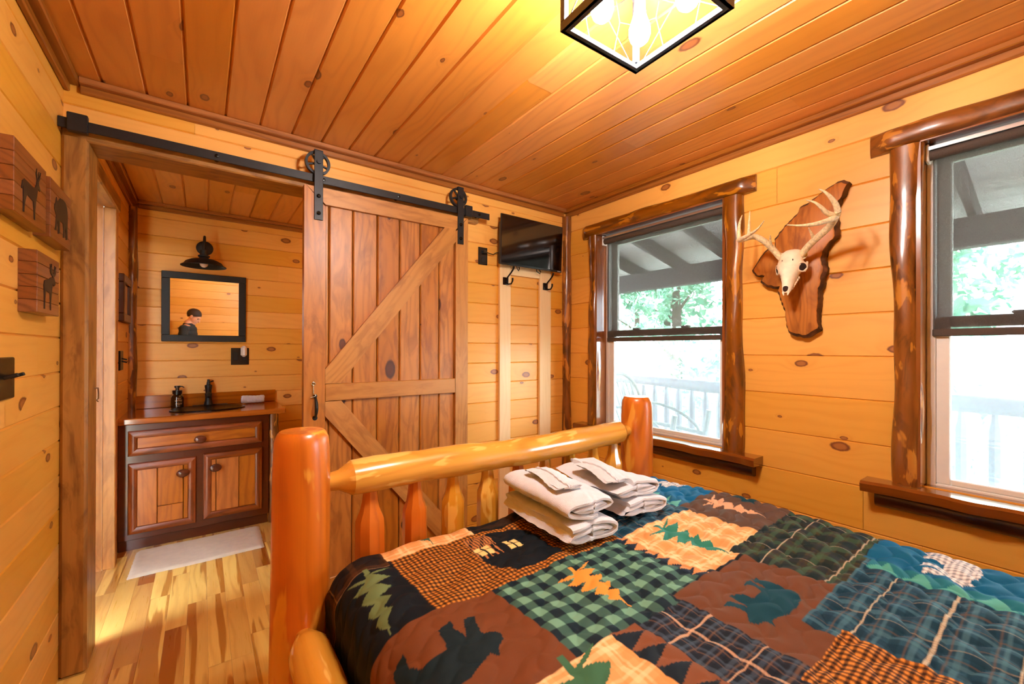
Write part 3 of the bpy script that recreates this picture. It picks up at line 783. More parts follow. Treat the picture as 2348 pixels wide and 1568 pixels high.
def shr(p, k):   # pull the outline inwards
    d = Vector((p[0] - cy, p[1] - cz)); L = d.length; return (cy + d.x * (1 - k / L), cz + d.y * (1 - k / L))
inn = [shr(p, .012) for p in ref]
mb = MB()
vs = [(XR - .001, *p) for p in ref] + [(2.362, *shr(p, -.002)) for p in ref] + [(2.346, *p) for p in inn]
fs = [tuple(range(n))] + [(r * n + i, r * n + (i + 1) % n, (r + 1) * n + (i + 1) % n, (r + 1) * n + i) for r in (0, 1) for i in range(n)]
mb.add(vs, fs, g=2); obj('bark_edge', mb, M['bark'], sk, label='rough dark bark edge of the slab')
mb = MB(); mb.add([(2.3465, *p) for p in inn] + [(2.344, *shr(p, .006)) for p in inn], [tuple(n + i for i in range(n))] + [(i, (i + 1) % n, n + (i + 1) % n, n + i) for i in range(n)], g=2)
obj('slab_face', mb, M['slab'], sk, label='polished honey brown driftwood face')
# skull: loft of sections from the crown to the nose
sec = [  # t, centre x, centre y, centre z, half width, half depth
    (2.318, .833, 1.822, .020, .020), (2.300, .834, 1.818, .040, .034), (2.285, .835, 1.800, .049, .044), (2.277, .835, 1.778, .050, .048),
    (2.270, .835, 1.758, .055, .050), (2.262, .834, 1.740, .057, .050), (2.252, .833, 1.722, .047, .047), (2.243, .832, 1.704, .037, .044),
    (2.234, .831, 1.684, .030, .040), (2.224, .830, 1.662, .024, .032), (2.213, .829, 1.643, .021, .024), (2.203, .828, 1.626, .018, .016), (2.196, .8275, 1.614, .011, .009)]
mb = MB(); vs = []; m = 20
for (x, y, z, w, d) in sec:
    for j in range(m):
        a = 2 * PI * j / m; c_, s_ = math.cos(a), math.sin(a)
        yy = y + w * (abs(c_) ** .85) * (1 if c_ > 0 else -1)
        xx = x - d * s_ * (1.0 if s_ > 0 else .75)
        vs.append((xx, yy, z - .35 * (xx - x)))
fs = [(i * m + j, i * m + (j + 1) % m, (i + 1) * m + (j + 1) % m, (i + 1) * m + j) for i in range(len(sec) - 1) for j in range(m)]
fs += [tuple(range(m)), tuple((len(sec) - 1) * m + j for j in range(m))]
mb.add(vs, fs)
for s in (1, -1):   # eye rims, cheek bones and tooth rows belong to the one bone
    C = Vector((2.250, .833 + s * .052, 1.737))
    nrm = Vector((-.55, s * .83, -.1)).normalized(); u = nrm.cross(Vector((0, 0, 1))).normalized(); v = nrm.cross(u)
    mb.tube([C + u * .023 * math.cos(a) + v * .021 * math.sin(a) for a in [i * PI / 10 for i in range(20)]], .0042, 8, closed=True)
    mb.tube([C + u * .0 + Vector((.01, s * .004, -.02)), (2.275, .833 + s * .062, 1.745), (2.30, .833 + s * .055, 1.765)], [.007, .006, .005], 8)
    for k in range(6): mb.ball((2.262 - .007 * k, .832 + s * (.033 - .003 * k), 1.690 - .010 * k), (.006, .005, .008), 8, 6)
    mb.tube([(2.203, .828 + s * .010, 1.635), (2.193, .828 + s * .011, 1.617), (2.190, .828 + s * .008, 1.604)], [.006, .005, .002], 8)
obj('skull', mb, M['bone'], sk, ang=60)
for s in (1, -1):
    C = Vector((2.250, .833 + s * .0525, 1.737)); nrm = Vector((-.55, s * .83, -.1)).normalized()
    q = nrm.to_track_quat('Z', 'Y').to_matrix().to_4x4()
    mb = MB(); mb.ball(tuple(C), (.0215, .0195, .004), 18, 8, M=q); obj('eye_socket_shade', mb, M['cavity_shade'], sk, label='dark disc painted as the shade of the eye socket')
mb = MB(); mb.ball((2.193, .8285, 1.640), (.008, .012, .021), 14, 8, M=Matrix.Rotation(.5, 4, 'Y'))
obj('nose_shade', mb, M['cavity_shade'], sk, label='dark bulge painted as the shade of the nasal opening')
for s in (1, -1):
    for (x, y, z, r) in ((2.210, .021, 1.702, (.005, .0025, .011)), (2.2225, .022, 1.772, (.003, .0022, .005))):
        mb = MB(); mb.ball((x, .832 + s * y, z), r, 8, 6); obj('pit_shade', mb, M['cavity_shade'], sk)
def ctube(mb, pts, r0, r1, n=12, sub=5, wob=0.0, p=1.0):
    pts = [Vector(q) for q in pts]; out = []
    for i in range(len(pts) - 1):
        a = pts[max(0, i - 1)]; b = pts[i]; c = pts[i + 1]; d = pts[min(len(pts) - 1, i + 2)]
        for k in range(sub):
            t = k / sub
            out.append(.5 * ((2 * b) + (c - a) * t + (2 * a - 5 * b + 4 * c - d) * t * t + (3 * b - a - 3 * c + d) * t ** 3))
    out.append(pts[-1]); m = len(out)
    mb.tube(out, [r0 + (r1 - r0) * (i / (m - 1)) ** p for i in range(m)], n, wob=wob)
mb = MB()
ctube(mb, [(2.285, .872, 1.790), (2.27, 0.883, 1.801), (2.25, 0.9, 1.833), (2.22, 0.914, 1.86), (2.19, 0.931, 1.884), (2.16, 0.956, 1.901), (2.1, 0.968, 1.883), (2.06, 0.978, 1.873)], .0155, .0115, wob=.08)
ctube(mb, [(2.06, 0.978, 1.873), (2.02, .94, 1.868), (1.99, 0.899, 1.87), (1.94, 0.842, 1.875), (1.9, 0.799, 1.893)], .0115, .0015, p=1.3)
ctube(mb, [(2.06, 0.977, 1.873), (2.08, 0.989, 1.921), (2.1, 0.993, 1.97), (2.12, 0.992, 2.007)], .0105, .0015, p=1.3)
ctube(mb, [(2.12, 0.962, 1.890), (2.13, 0.964, 1.948), (2.14, 0.965, 2.023)], .009, .0015, p=1.3)
ctube(mb, [(2.23, 0.906, 1.852), (2.2, 0.898, 1.876), (2.17, 0.885, 1.894)], .009, .0015)
mb.tube([(2.276 + .018 * math.cos(a) * .6, .880 + .018 * math.cos(a) * .7, 1.799 + .018 * math.sin(a)) for a in [i * PI / 8 for i in range(16)]], .006, 8, closed=True, wob=.2)
obj('antler', mb, M['antler'], sk, ang=70)
mb = MB()
ctube(mb, [(2.285, .797, 1.790), (2.27, 0.789, 1.798), (2.25, 0.759, 1.824), (2.22, 0.723, 1.843), (2.19, 0.682, 1.863), (2.16, 0.645, 1.882), (2.11, 0.613, 1.897), (2.07, 0.593, 1.912)], .0155, .012, wob=.08)
ctube(mb, [(2.07, 0.593, 1.908), (2.05, 0.594, 1.935), (2.02, 0.603, 1.961), (2.0, 0.617, 1.982), (1.98, 0.63, 1.992)], .012, .0015, p=1.3)
ctube(mb, [(2.09, 0.605, 1.899), (2.05, 0.624, 1.909), (2.02, 0.634, 1.928), (2.0, 0.651, 1.949), (1.98, 0.674, 1.961)], .0115, .0015, p=1.3)
ctube(mb, [(2.09, 0.606, 1.894), (2.04, 0.623, 1.873), (1.99, 0.648, 1.858), (1.95, 0.681, 1.853), (1.91, 0.717, 1.857)], .0125, .0015, p=1.3)
ctube(mb, [(2.22, 0.723, 1.848), (2.19, 0.724, 1.869), (2.16, 0.725, 1.89)], .009, .002)
mb.tube([(2.274 + .018 * math.cos(a) * .6, .790 - .018 * math.cos(a) * .7, 1.797 + .018 * math.sin(a)) for a in [i * PI / 8 for i in range(16)]], .006, 8, closed=True, wob=.2)
obj('antler', mb, M['antler'], sk, ang=70)

# ------------------------------------------------------------------ ceiling light
CLX, CLY, CZ = .917, .675, 2.2; Hh = .153
rotL = Matrix.Translation((CLX, CLY, 0)) @ Matrix.Rotation(math.radians(-2.0), 4, 'Z')
cl = thing('ceiling_light', 'black square cage ceiling light with wire lacing and glowing bulbs', 'ceiling light', (CLX, CLY, ZC))
mb = MB(); mb.box(-.075, .075, -.075, .075, ZC - .03, ZC - .001, c=.004, M=rotL); obj('canopy', mb, M['matte'], cl)
mb = MB(); th = .010; wd = .024; zt = 2.445
for s in (1, -1):
    for (z0, z1) in ((CZ, CZ + wd), (zt - wd, zt)):
        mb.box(-Hh, Hh, s * Hh - (th if s > 0 else 0), s * Hh + (0 if s > 0 else th), z0, z1, c=.001, M=rotL)
        mb.box(s * Hh - (th if s > 0 else 0), s * Hh + (0 if s > 0 else th), -Hh + th, Hh - th, z0, z1, c=.001, M=rotL)
    # inward flanges at the bottom
    mb.box(-Hh, Hh, s * Hh - (.020 if s > 0 else 0), s * Hh + (0 if s > 0 else .020), CZ, CZ + .003, M=rotL)
    mb.box(s * Hh - (.020 if s > 0 else 0), s * Hh + (0 if s > 0 else .020), -Hh + .02, Hh - .02, CZ, CZ + .003, M=rotL)
    for r in (1, -1):
        mb.box(s * Hh - (.016 if s > 0 else 0), s * Hh + (0 if s > 0 else .016), r * Hh - (.016 if r > 0 else 0), r * Hh + (0 if r > 0 else .016), CZ + wd, zt - wd, g=2, c=.001, M=rotL)
obj('cage_frame', mb, M['cage'], cl)
mb = MB(); ih = .085
for s in (1, -1):
    mb.box(-ih, ih, s * ih - .006, s * ih + .006, ZC - .05, ZC - .03, M=rotL); mb.box(s * ih - .006, s * ih + .006, -ih + .006, ih - .006, ZC - .05, ZC - .03, M=rotL)
obj('inner_frame', mb, M['lightplate'], cl)
def wire(mb, a, b): mb.tube([tuple(rotL @ Vector(a)), tuple(rotL @ Vector(b))], .0014, 6)
mb = MB(); za, zb_ = CZ + wd, zt - wd; zm_ = (za + zb_) / 2; q = Hh - .005; w3 = .12
for s in (1, -1):
    for ax in (0, 1):
        def P(u, z): return (u, s * q, z) if ax == 0 else (s * q, u, z)
        for k in (-1, 1):
            wire(mb, P(k * w3, za), P(k * .012, zm_)); wire(mb, P(k * w3, zb_), P(k * .012, zm_))
            wire(mb, P(k * .05, za), P(k * .075, zm_)); wire(mb, P(k * .05, zb_), P(k * .075, zm_)); wire(mb, P(k * .075, zm_), P(k * .14, zm_ + .02))
        pts = [tuple(rotL @ Vector(P(.013 * math.cos(a), zm_ + .010 * math.sin(a)))) for a in [i * PI / 6 for i in range(12)]]
        mb.tube(pts, .0014, 6, closed=True)
obj('wire_lacing', mb, M['cage'], cl)
BULBS = [(-.075, -.075), (.075, -.075), (-.075, .075), (.075, .075)]
for (a, b) in BULBS:
    p = rotL @ Vector((a, b, 0))
    mb = MB(); mb.lathe([(.006, ZC - .03), (.006, 2.375), (.021, 2.37), (.021, 2.345), (.017, 2.34), (.017, 2.305)], (p.x, p.y, 0), 18); s_ = obj('socket', mb, M['cage'], cl)
    mb = MB(); mb.lathe([(.0001, 2.212), (.013, 2.215), (.024, 2.225), (.030, 2.242), (.029, 2.260), (.021, 2.284), (.014, 2.306)], (p.x, p.y, 0), 16); obj('bulb', mb, M['bulb'], s_)

# ------------------------------------------------------------------ the log bed
FY = 1.43
bed = thing('log_bed', 'honey coloured peeled log bed with thick posts and spindle footboard', 'bed', (1.07, .4, 0))
def log_post(x, y, r, z1):
    mb = MB(); R = [(0, r * 1.05), (.3, r * 1.04), (.6, r * 1.02), (.85, r), (z1 - .10, r * .985), (z1 - .055, r * .97), (z1 - .022, r * .93), (z1 - .006, r * .84), (z1, r * .76)]
    pts = []; rad = []
    for i in range(len(R) - 1):
        k = 6 if i < 4 else 2
        for j in range(k):
            t = j / k; pts.append((x, y, R[i][0] + (R[i + 1][0] - R[i][0]) * t)); rad.append(R[i][1] + (R[i + 1][1] - R[i][1]) * t)
    pts.append((x, y, z1)); rad.append(R[-1][1])
    mb.tube(pts, rad, 28, wob=.022); return mb
obj('post', log_post(.247, FY, .082, 1.098), M['post'], bed, ang=30)
obj('post', log_post(1.886, FY, .083, 1.098), M['post'], bed, ang=30)
def rail(x0, x1, y, z, r):
    mb = MB(); pts = []; rad = []
    prof = [(0, .45), (.05, .55), (.075, .80), (.09, .97), (.12, 1.0)]
    L = x1 - x0
    seq = [(a, b) for a, b in prof] + [(.12 + (L - .24) * i / 24, 1 + .035 * math.sin(i * 1.1) + .02 * math.sin(i * 2.7)) for i in range(1, 24)] + [(L - a, b) for a, b in prof[::-1]]
    mb.tube([(x0 + a, y + .004 * math.sin(a * 5), z + .005 * math.sin(a * 4 + 1)) for a, b in seq], [r * b for a, b in seq], 24, wob=.035); return mb
obj('foot_rail', rail(.305, 1.825, FY, .920, .058), M['honey'], bed, ang=28)
obj('foot_rail', rail(.305, 1.825, FY, .36, .05), M['honey'], bed, ang=28)
for x in [.459, .62, .775, .930, 1.085, 1.240, 1.392, 1.550, 1.698]:
    mb = MB(); r = .043 + random.uniform(-.004, .004)
    pr = [(.39, .018), (.42, .022), (.455, r * .9), (.48, r), (.62, r * 1.03), (.74, r * 1.02), (.775, r), (.805, r * .72), (.835, .026), (.87, .022), (.90, .021)]
    mb.tube([(x, FY + .003, z) for z, _ in pr], [q for _, q in pr], 9, wob=.05, twist=random.uniform(0, 1)); obj('spindle', mb, M['honey'] if random.random() > .25 else M['post'], bed, ang=24)
for (x, z) in ((.243, .507), (1.89, .507)):
    mb = MB(); seq = [(1.365, .024), (1.335, .03), (1.305, .044), (1.275, .053), (1.24, .055)] + [(1.24 - i * .11, .054 + .002 * math.sin(i * 1.7)) for i in range(1, 17)]
    mb.tube([(x, a, z) for a, b in seq], [b for a, b in seq], 22, wob=.03); obj('side_rail', mb, M['honey'], bed, ang=30)
mb = MB(); mb.box(.335, 1.82, -.62, 1.345, .20, .44, c=.02); obj('box_spring', mb, M['mattress'], bed)
mb = MB(); mb.box(.335, 1.82, -.62, 1.345, .442, .655, c=.05); obj('mattress', mb, M['mattress'], bed)

# ------------------------------------------------------------------ quilt
def pip(poly, X, Y):
    ins = np.zeros(X.shape, bool); n = len(poly); j = n - 1
    for i in range(n):
        xi, yi = poly[i]; xj, yj = poly[j]
        c = ((yi > Y) != (yj > Y)) & (X < (xj - xi) * (Y - yi) / ((yj - yi) + 1e-12) + xi)
        ins ^= c; j = i
    return ins
def place(poly, cx, cy, L, ang, flip=False, ay=1.0):
    c, s = math.cos(ang), math.sin(ang); out = []
    for a, b in poly:
        a = (a - .5) * (-1 if flip else 1) * L; b = (b - .3) * L * ay
        out.append((cx + a * c - b * s, cy + a * s + b * c))
    return out
def fir(n=5, w=.34):
    right = []; left = []
    for i in range(n):
        y = i / n; ww = w * (1 - .78 * i / n)
        right += [(ww, y - .12), (ww * .55, y - .035), (ww * .18, y - .005)]
        left += [(-ww * .95, y - .04), (-ww * .55, y + .045), (-ww * .18, y + .075)]
    return [(.03, -.16), (.04, -.04)] + right + [(0, 1.04)] + left[::-1] + [(-.04, .02), (-.03, -.16)]
FIR = fir()
def placet(cx, cy, L, ang, ws=1.0):   # tree: base at (cx,cy), pointing along ang
    c, s = math.cos(ang), math.sin(ang)
    return [(cx + (b * c - a * ws * s) * L, cy + (b * s + a * ws * c) * L) for a, b in FIR]
def C3(h): return np.array(lin(h)[:3])
def quilt_color(X, Y):
    out = np.zeros(X.shape + (3,)); out[:] = C3('10181f')
    def put(mask, col): out[mask] = col if isinstance(col, np.ndarray) and col.ndim == 1 else col[mask]
    def rect(x0, x1, y0, y1): return (X >= x0) & (X < x1) & (Y >= y0) & (Y < y1)
    def plaid(base, stripes, px, py, lines=None):
        c = np.zeros(X.shape + (3,)); c[:] = C3(base)
        for (col, a, b, f) in stripes:
            for (q, p) in ((X, px), (Y, py)):
                m = ((q / p) % 1 > a) & ((q / p) % 1 < b); c[m] = c[m] * (1 - f) + C3(col) * f
        if lines:
            for (q, col, p, w, ph_, f) in lines:
                q = X if q == 'x' else Y
                m = np.abs(((q + ph_) / p) % 1 - .5) * p < w / 2
                oth = Y if q is X else X
                dash = f * (.75 + .25 * ((oth / .007) % 1 < .6))
                c[m] = C3(col) * dash[m][:, None] + c[m] * (1 - dash[m][:, None])
        return c
    def ging(c1, c2, c3, p):
        a = (X / p % 1) < .5; b = (Y / p % 1) < .5
        c = np.zeros(X.shape + (3,)); c[:] = C3(c2); c[a & b] = C3(c1); c[~a & ~b] = C3(c3); return c
    tan = plaid('e2a468', [('f6d8a4', .0, .16, .55), ('f6d8a4', .28, .36, .5), ('cf8a48', .55, .85, .35)], .085, .085)
    gold = ging('2c1a10', '74461e', 'cc8434', .0145)
    check = ging('12222c', '3a5c54', '6c9a84', .062)
    navy = plaid('242a36', [('101722', 0, .3, .7), ('7a5a44', .5, .62, .5), ('46586a', .75, .95, .4)], .04, .04, (('y', 'd0a684', .128, .0055, .036, .8), ('x', 'd0a684', .15, .0045, .06, .7)))
    dgreen = plaid('3c3a2a', [('14262a', .0, .35, .75), ('3c5c46', .5, .7, .5), ('2a2c34', .8, .9, .5)], .10, .075, (('y', 'cdb69c', .17, .006, -.005, .8), ('x', 'a89a88', .165, .0035, .06, .55)))
    steel = plaid('20465a', [('0a2a3c', 0, .35, .6), ('4a7484', .55, .7, .5), ('6a5240', .8, .86, .5)], .075, .06, (('y', 'd8c4a4', .12, .005, -.015, .75), ('x', 'b09c80', .155, .0035, .02, .4)))  # plaid made bluer, window sheen put into the colour
    dbrown = plaid('2c1f16', [('15161a', 0, .4, .7), ('5a3820', .55, .7, .4)], .10, .10, (('y', '9a7a58', .2, .005, .05, .6), ('x', '9a7a58', .2, .005, .02, .6)))
    brown = C3('6c3e24'); gbrown = C3('5a4438'); teal = C3('0e5a80'); blue = C3('10608e'); black = C3('10181f')
    def tri_strip(x0, x1, y0, y1, ca, cb, n, vert=True):
        m = rect(x0, x1, y0, y1); put(m, ca)
        if vert: u = (Y - y0) / (y1 - y0) * n; v = (X - x0) / (x1 - x0)
        else: u = (X - x0) / (x1 - x0) * n; v = (Y - y0) / (y1 - y0)
        f = u % 1; put(m & (v < 1 - np.abs(f - .5) * 2) & (v > .04), cb)
    # foot band
    put(Y >= 1.285, dbrown); put((Y >= 1.25) & (X < .46), dbrown)
    tri_strip(.78, .95, 1.262, 1.40, C3('33231a'), C3('12161a'), 3, True)
    put((X < .47) & (Y >= .93) & (Y < 1.25), black)
    put(rect(.46, .775, 1.275, 1.62), tan)
    put(pip(placet(.625, 1.50, .20, -PI / 2, 1.1), X, Y), C3('2f5a4a'))
    put(pip(placet(.385, 1.215, .27, -PI / 2 - .12, .75), X, Y) & (X < .47) & (Y < 1.3), C3('66784e'))
    # gingham with the cabin
    put(rect(.47, 1.165, .95, 1.275), gold)
    cab = [(.715, 1.25), (.905, 1.255), (.95, 1.20), (.93, .985), (.755, .985), (.695, 1.09)]
    put(pip(cab, X, Y), black)
    for (xa, ya, xb, yb) in [(.715, 1.25, .715, 1.15), (.745, 1.27, .745, 1.18), (.725, 1.20, .725, 1.12), (.78, 1.28, .78, 1.20)]: pass
    for k, x in enumerate([.708, .722, .737, .752, .768, .800, .815, .832, .85, .868]):
        y0 = 1.115 if k > 1 else 1.16; y1 = 1.17 + .015 * (k % 3)
        put((np.abs(X - (.70 + .010 * k) - (Y - 1.1) * .05) < .0028) & (Y > 1.10) & (Y < 1.27) & ((k % 2 == 0) | (Y > 1.17)) & pip(cab, X, Y), C3('b87a48'))
    for (wx, wy) in ((.735, 1.15), (.843, 1.14)):
        for dx in (-1, 1):
            for dy in (-1, 1): put((np.abs(X - wx - dx * .0135) < .0115) & (np.abs(Y - wy - dy * .0155) < .0135), C3('f2d28a'))
    # middle
    put(rect(-2, .63, .10, .95), brown)
    put(pip(place(BEAR, .40, .795, .30, PI, True), X, Y), C3('15252c'))
    put(rect(.63, 1.15, .60, .95), check)
    put(pip(placet(.868, .868, .185, -PI / 2 + .03, 1.25), X, Y), C3('e2963f'))
    put(rect(1.14, 1.60, .655, .955), tan)
    tri_strip(1.14, 1.185, .63, .955, C3('c98a54'), C3('1c2a3a'), 8)
    put(pip(placet(1.345, .905, .22, -PI / 2 + .15, 1.3), X, Y), C3('2f7a6a'))
    put(rect(1.165, 1.62, .955, 1.62), steel)
    put(rect(1.60, 3, .69, 1.0), gbrown)
    put(pip(placet(1.755, .945, .21, -PI / 2 + .06, 1.15), X, Y), C3('d9a47c'))
    put(pip(place(BEAR, 1.93, .86, .2, PI), X, Y), C3('123a44'))
    # blue block with bear at the foot
    put(rect(1.61, 3, 1.0, 1.8), blue)
    tri_strip(1.585, 1.66, 1.0, 1.42, C3('1b5a7c'), C3('5aa49a'), 8)
    wcheck = ging('8a8a90', 'c4c0c0', 'efe6e0', .014)
    put(pip(place(BEAR, 1.855, 1.19, .215, PI), X, Y), wcheck)
    # plaid, brown bear, navy
    put(rect(1.39, 3, .40, .69), dgreen)
    put(rect(1.0, 1.40, .325, .645), gbrown * .35 + brown * .65)
    put(pip(place(BEAR, 1.175, .49, .225, PI + .05), X, Y), C3('123f4e'))
    put(rect(.82, 1.005, .20, .62), navy)
    tri_strip(.735, .825, .10, .63, C3('7a4a30'), C3('17222c'), 9)
    put(rect(.44, .74, .10, .625), tan)
    put(pip(placet(.60, .60, .3, -PI / 2, .9), X, Y), C3('3c6a4e'))
    # near right
    put(rect(1.15, 1.66, -2, .40), steel)
    put(rect(1.66, 3, -2, .41), teal)
    tri_strip(1.60, 1.68, -.35, .39, C3('1f6a78'), C3('4f9a8c'), 10)
    put(pip(place(BEAR, 1.80, .235, .215, PI + .1), X, Y), wcheck)
    put(rect(.95, 1.19, -.3, .33), gold)
    put(rect(-2, .95, -2, .10), navy)
    return out
zt = .698
xl, xr, yf, R = .42, 1.855, 1.30, .115
RF = .062; yf = 1.322
su = np.concatenate([np.linspace(xl - .44, xl - .18, 24)[:-1], np.arange(xl - .18, xr + .18, .0036), np.linspace(xr + .18, xr + .42, 24)])
tv_ = np.concatenate([np.arange(-.60, .02, .012), np.arange(.02, yf + .185, .0036), np.linspace(yf + .19, yf + .36, 18)])
S, T = np.meshgrid(su, tv_)
def roll(d, R=R):
    d = np.maximum(d, 0); a = np.minimum(d / R, PI / 2); over = np.maximum(d - R * PI / 2, 0)
    return R * np.sin(a), R * (1 - np.cos(a)) + over
dl, zl = roll(xl - S); dr_, zr = roll(S - xr); df, zf = roll(T - yf, RF)
X = np.where(S < xl, xl - dl, np.where(S > xr, xr + dr_, S)); Y = np.where(T > yf, yf + df, T)
Z = zt - zl - zr - zf
Z = np.maximum(Z, .40)
# quilting: scalloped stitch lines and soft puffs
ph = S * 2 * PI / .115; row = T / .062
w1 = np.abs(np.sin((row + .22 * np.sin(ph)) * PI)); w2 = np.abs(np.sin((S / .115 + .25 * np.sin(T * 2 * PI / .124)) * PI))
puff = .007 * np.minimum(w1, w2 * 1.3) ** .7
lump = .008 * np.sin(S * 5 + 1) * np.sin(T * 6 + .5) + .004 * np.sin(S * 13 + T * 9) + .003 * np.sin(S * 31 - T * 23 + 2 * np.sin(T * 15))
amp = .6 + 1.0 * np.clip((S - .55) / 1.1, 0, 1)
Z = Z + (puff * amp + lump) * np.where((zl + zr + zf) > .1, .4, 1.0)
X = X + np.where(S < xl, -puff * .6, 0) + np.where(S > xr, puff * .6, 0)
qcol = quilt_color(S, T)
me = bpy.data.meshes.new('quilt')
nr, nc = S.shape
V = np.stack([X, Y, Z], -1).reshape(-1, 3)
I = np.arange(nr * nc).reshape(nr, nc)
F = np.stack([I[:-1, :-1], I[:-1, 1:], I[1:, 1:], I[1:, :-1]], -1).reshape(-1, 4)
me.vertices.add(len(V)); me.vertices.foreach_set('co', V.astype(np.float32).ravel())
me.loops.add(F.size); me.loops.foreach_set('vertex_index', F.astype(np.int32).ravel())
me.polygons.add(len(F)); me.polygons.foreach_set('loop_start', np.arange(0, F.size, 4, dtype=np.int32))
me.update(calc_edges=True); me.validate()
a = me.attributes.new('qc', 'FLOAT_COLOR', 'POINT')
a.data.foreach_set('color', np.concatenate([qcol.reshape(-1, 3), np.ones((nr * nc, 1))], 1).astype(np.float32).ravel())
me.polygons.foreach_set('use_smooth', [True] * len(me.polygons))
me.materials.append(M['quilt'])
q = bpy.data.objects.new('patchwork_quilt', me); COL.objects.link(q); BASE[q.name] = (0, 0, 0)
tag(q, 'lodge patchwork quilt with bears and fir trees spread over the log bed', 'quilt')

# ------------------------------------------------------------------ towels
def folded_towel(w, L, h, turns=1.6, th=.012, seed=0):
    """folded bath towel: flat spiral section (x,z) swept along y from 0 to L"""
    R = random.Random(seed)
    path = []
    def rr(hw, hh, a):
        n = 2.35; c, s = math.cos(a), math.sin(a)
        k = (abs(c / hw) ** n + abs(s / hh) ** n) ** (-1 / n); return (k * c, k * s)
    N = int(56 * turns)
    for i in range(N + 1):
        t = i / N; a = -.9 + 2 * PI * turns * (1 - t); out = turns * t
        hw = w / 2 - th * .5 - out * th * 1.35; hh = h / 2 - th * .5 - out * th * 1.0
        path.append(Vector(rr(max(hw, .02), max(hh, th * .3), a)))
    path = path[::-1]
    nrm = []
    for i in range(len(path)):
        d = (path[min(len(path) - 1, i + 1)] - path[max(0, i - 1)]).normalized(); nrm.append(Vector((d.y, -d.x)))
    mb = MB(); vs = []; ny = 34; c0 = R.uniform(0, 6); m = len(path)
    def ease(t):
        e = min(t, 1 - t) * L / .016
        return 1.0 if e >= 1 else max(.4, math.sqrt(max(0, 1 - (1 - e) ** 2)))
    ts = [0, .004, .012, .024, .04] + [.06 + .88 * i / (ny - 10) for i in range(ny - 9)] + [.96, .976, .988, .996, 1]
    for t in ts:
        y = L * t; f = ease(t) * th * .5
        for sgn in (1, -1):
            for i in range(m):
                p = path[i] + nrm[i] * f * sgn
                ang = i * .35
                sag = .005 * math.sin(t * 5 + c0) + .003 * math.sin(p.x * 30 + t * 4)
                x_ = p.x * (1 + .02 * math.sin(t * 4 + c0)) + .004 * math.sin(t * 7 + c0) + .0012 * math.sin(t * 47 + ang)
                vs.append((x_, y + .006 * math.sin(p.x * 40 + c0) + .002 * math.sin(ang), p.y + sag * (p.y > 0) + .0012 * math.sin(t * 39 + ang * 1.7)))
    K = len(ts); W = 2 * m; fs = []
    for k in range(K - 1):
        for s_ in (0, 1):
            for i in range(m - 1):
                a0 = k * W + s_ * m + i; fs.append((a0, a0 + 1, a0 + W + 1, a0 + W))
        for i in (0, m - 1): fs.append((k * W + i, k * W + m + i, (k + 1) * W + m + i, (k + 1) * W + i))
    for k in (0, K - 1):
        for i in range(m - 1): fs.append((k * W + i, k * W + i + 1, k * W + m + i + 1, k * W + m + i))
    mb.add(vs, fs); return mb
def put_towel(name, mb, loc, rot, tilt, lab, group, cat='towel', mat='terry'):
    Mx = Matrix.Rotation(rot, 4, 'Z') @ Matrix.Rotation(tilt, 4, 'X')
    mb.v = [tuple(Mx @ Vector(p)) for p in mb.v]
    o = obj(name, mb, M[mat], ang=70); o.location = loc
    return tag(o, lab, cat, group)
G = 'white towels stacked on the quilt'
put_towel('bath_towel', folded_towel(.265, .40, .086, 1.6, .021, 1), (1.030, .955, .745), -.05, .015, 'white folded bath towel at the bottom of the front left stack', G)
put_towel('bath_towel', folded_towel(.245, .385, .086, 2.0, .019, 2), (1.045, .962, .828), -.05, .035, 'white rolled bath towel lying on top of the front left stack', G)
put_towel('bath_towel', folded_towel(.285, .36, .076, 1.6, .019, 3), (1.345, .985, .751), -.08, .02, 'white folded bath towel at the bottom of the back right stack', G)
put_towel('bath_towel', folded_towel(.275, .36, .074, 1.5, .020, 4), (1.315, .995, .820), -.06, .035, 'white folded bath towel on top of the back right stack', G)
put_towel('washcloth', folded_towel(.12, .21, .026, 1.5, .009, 5), (1.012, 1.04, .8805), -.12, .035, 'white folded washcloth on the front left towel stack', 'washcloths on the towels', 'washcloth')
put_towel('washcloth', folded_towel(.12, .23, .027, 1.5, .009, 6), (1.235, 1.02, .868), -.22, .035, 'white folded washcloth on the back right towel stack', 'washcloths on the towels', 'washcloth')

# ------------------------------------------------------------------ bathroom
va = thing('vanity_cabinet', 'reddish cedar vanity cabinet with two plank doors and a wide drawer', 'vanity', (0, 4.0, 0))
VX0, VX1, VF = BL + .006, .416, 3.745
mb = MB(); mb.box(VX0, VX1, VF, 4.27, .075, .842, g=0, c=.003); mb.box(VX0, VX1 - .004, VF + .03, 4.25, 0, .075, g=0)
obj('carcass', mb, M['vanity_dark'], va)
mb = MB(); zz = [.842 * i / 20 for i in range(21)]
mb.tube([(.452, 3.775, z) for z in zz], [.034 * (1 + .06 * math.sin(z * 21)) for z in zz], 16, wob=.1); obj('corner_log', mb, M['cedar'], va)
def mitred(mb, x0, x1, z0, z1, w, y0, y1):
    """frame of half-round mouldings with mitred corners"""
    prof = [(0, 0), (.1, .7), (.35, 1), (.65, 1), (.9, .7), (1, 0)]
    cor = [(x0, z0, 1, 1), (x1, z0, -1, 1), (x1, z1, -1, -1), (x0, z1, 1, -1)]
    for i in range(4):
        a = cor[i]; b = cor[(i + 1) % 4]; vs = []
        for c in (a, b):
            for (u, d) in prof: vs.append((c[0] + c[2] * w * u, y0 + (y1 - y0) * d, c[1] + c[3] * w * u))
        n = len(prof)
        fs = [(j, j + 1, n + j + 1, n + j) for j in range(n - 1)]
        mb.add(vs, fs, g=0 if i % 2 == 0 else 2)
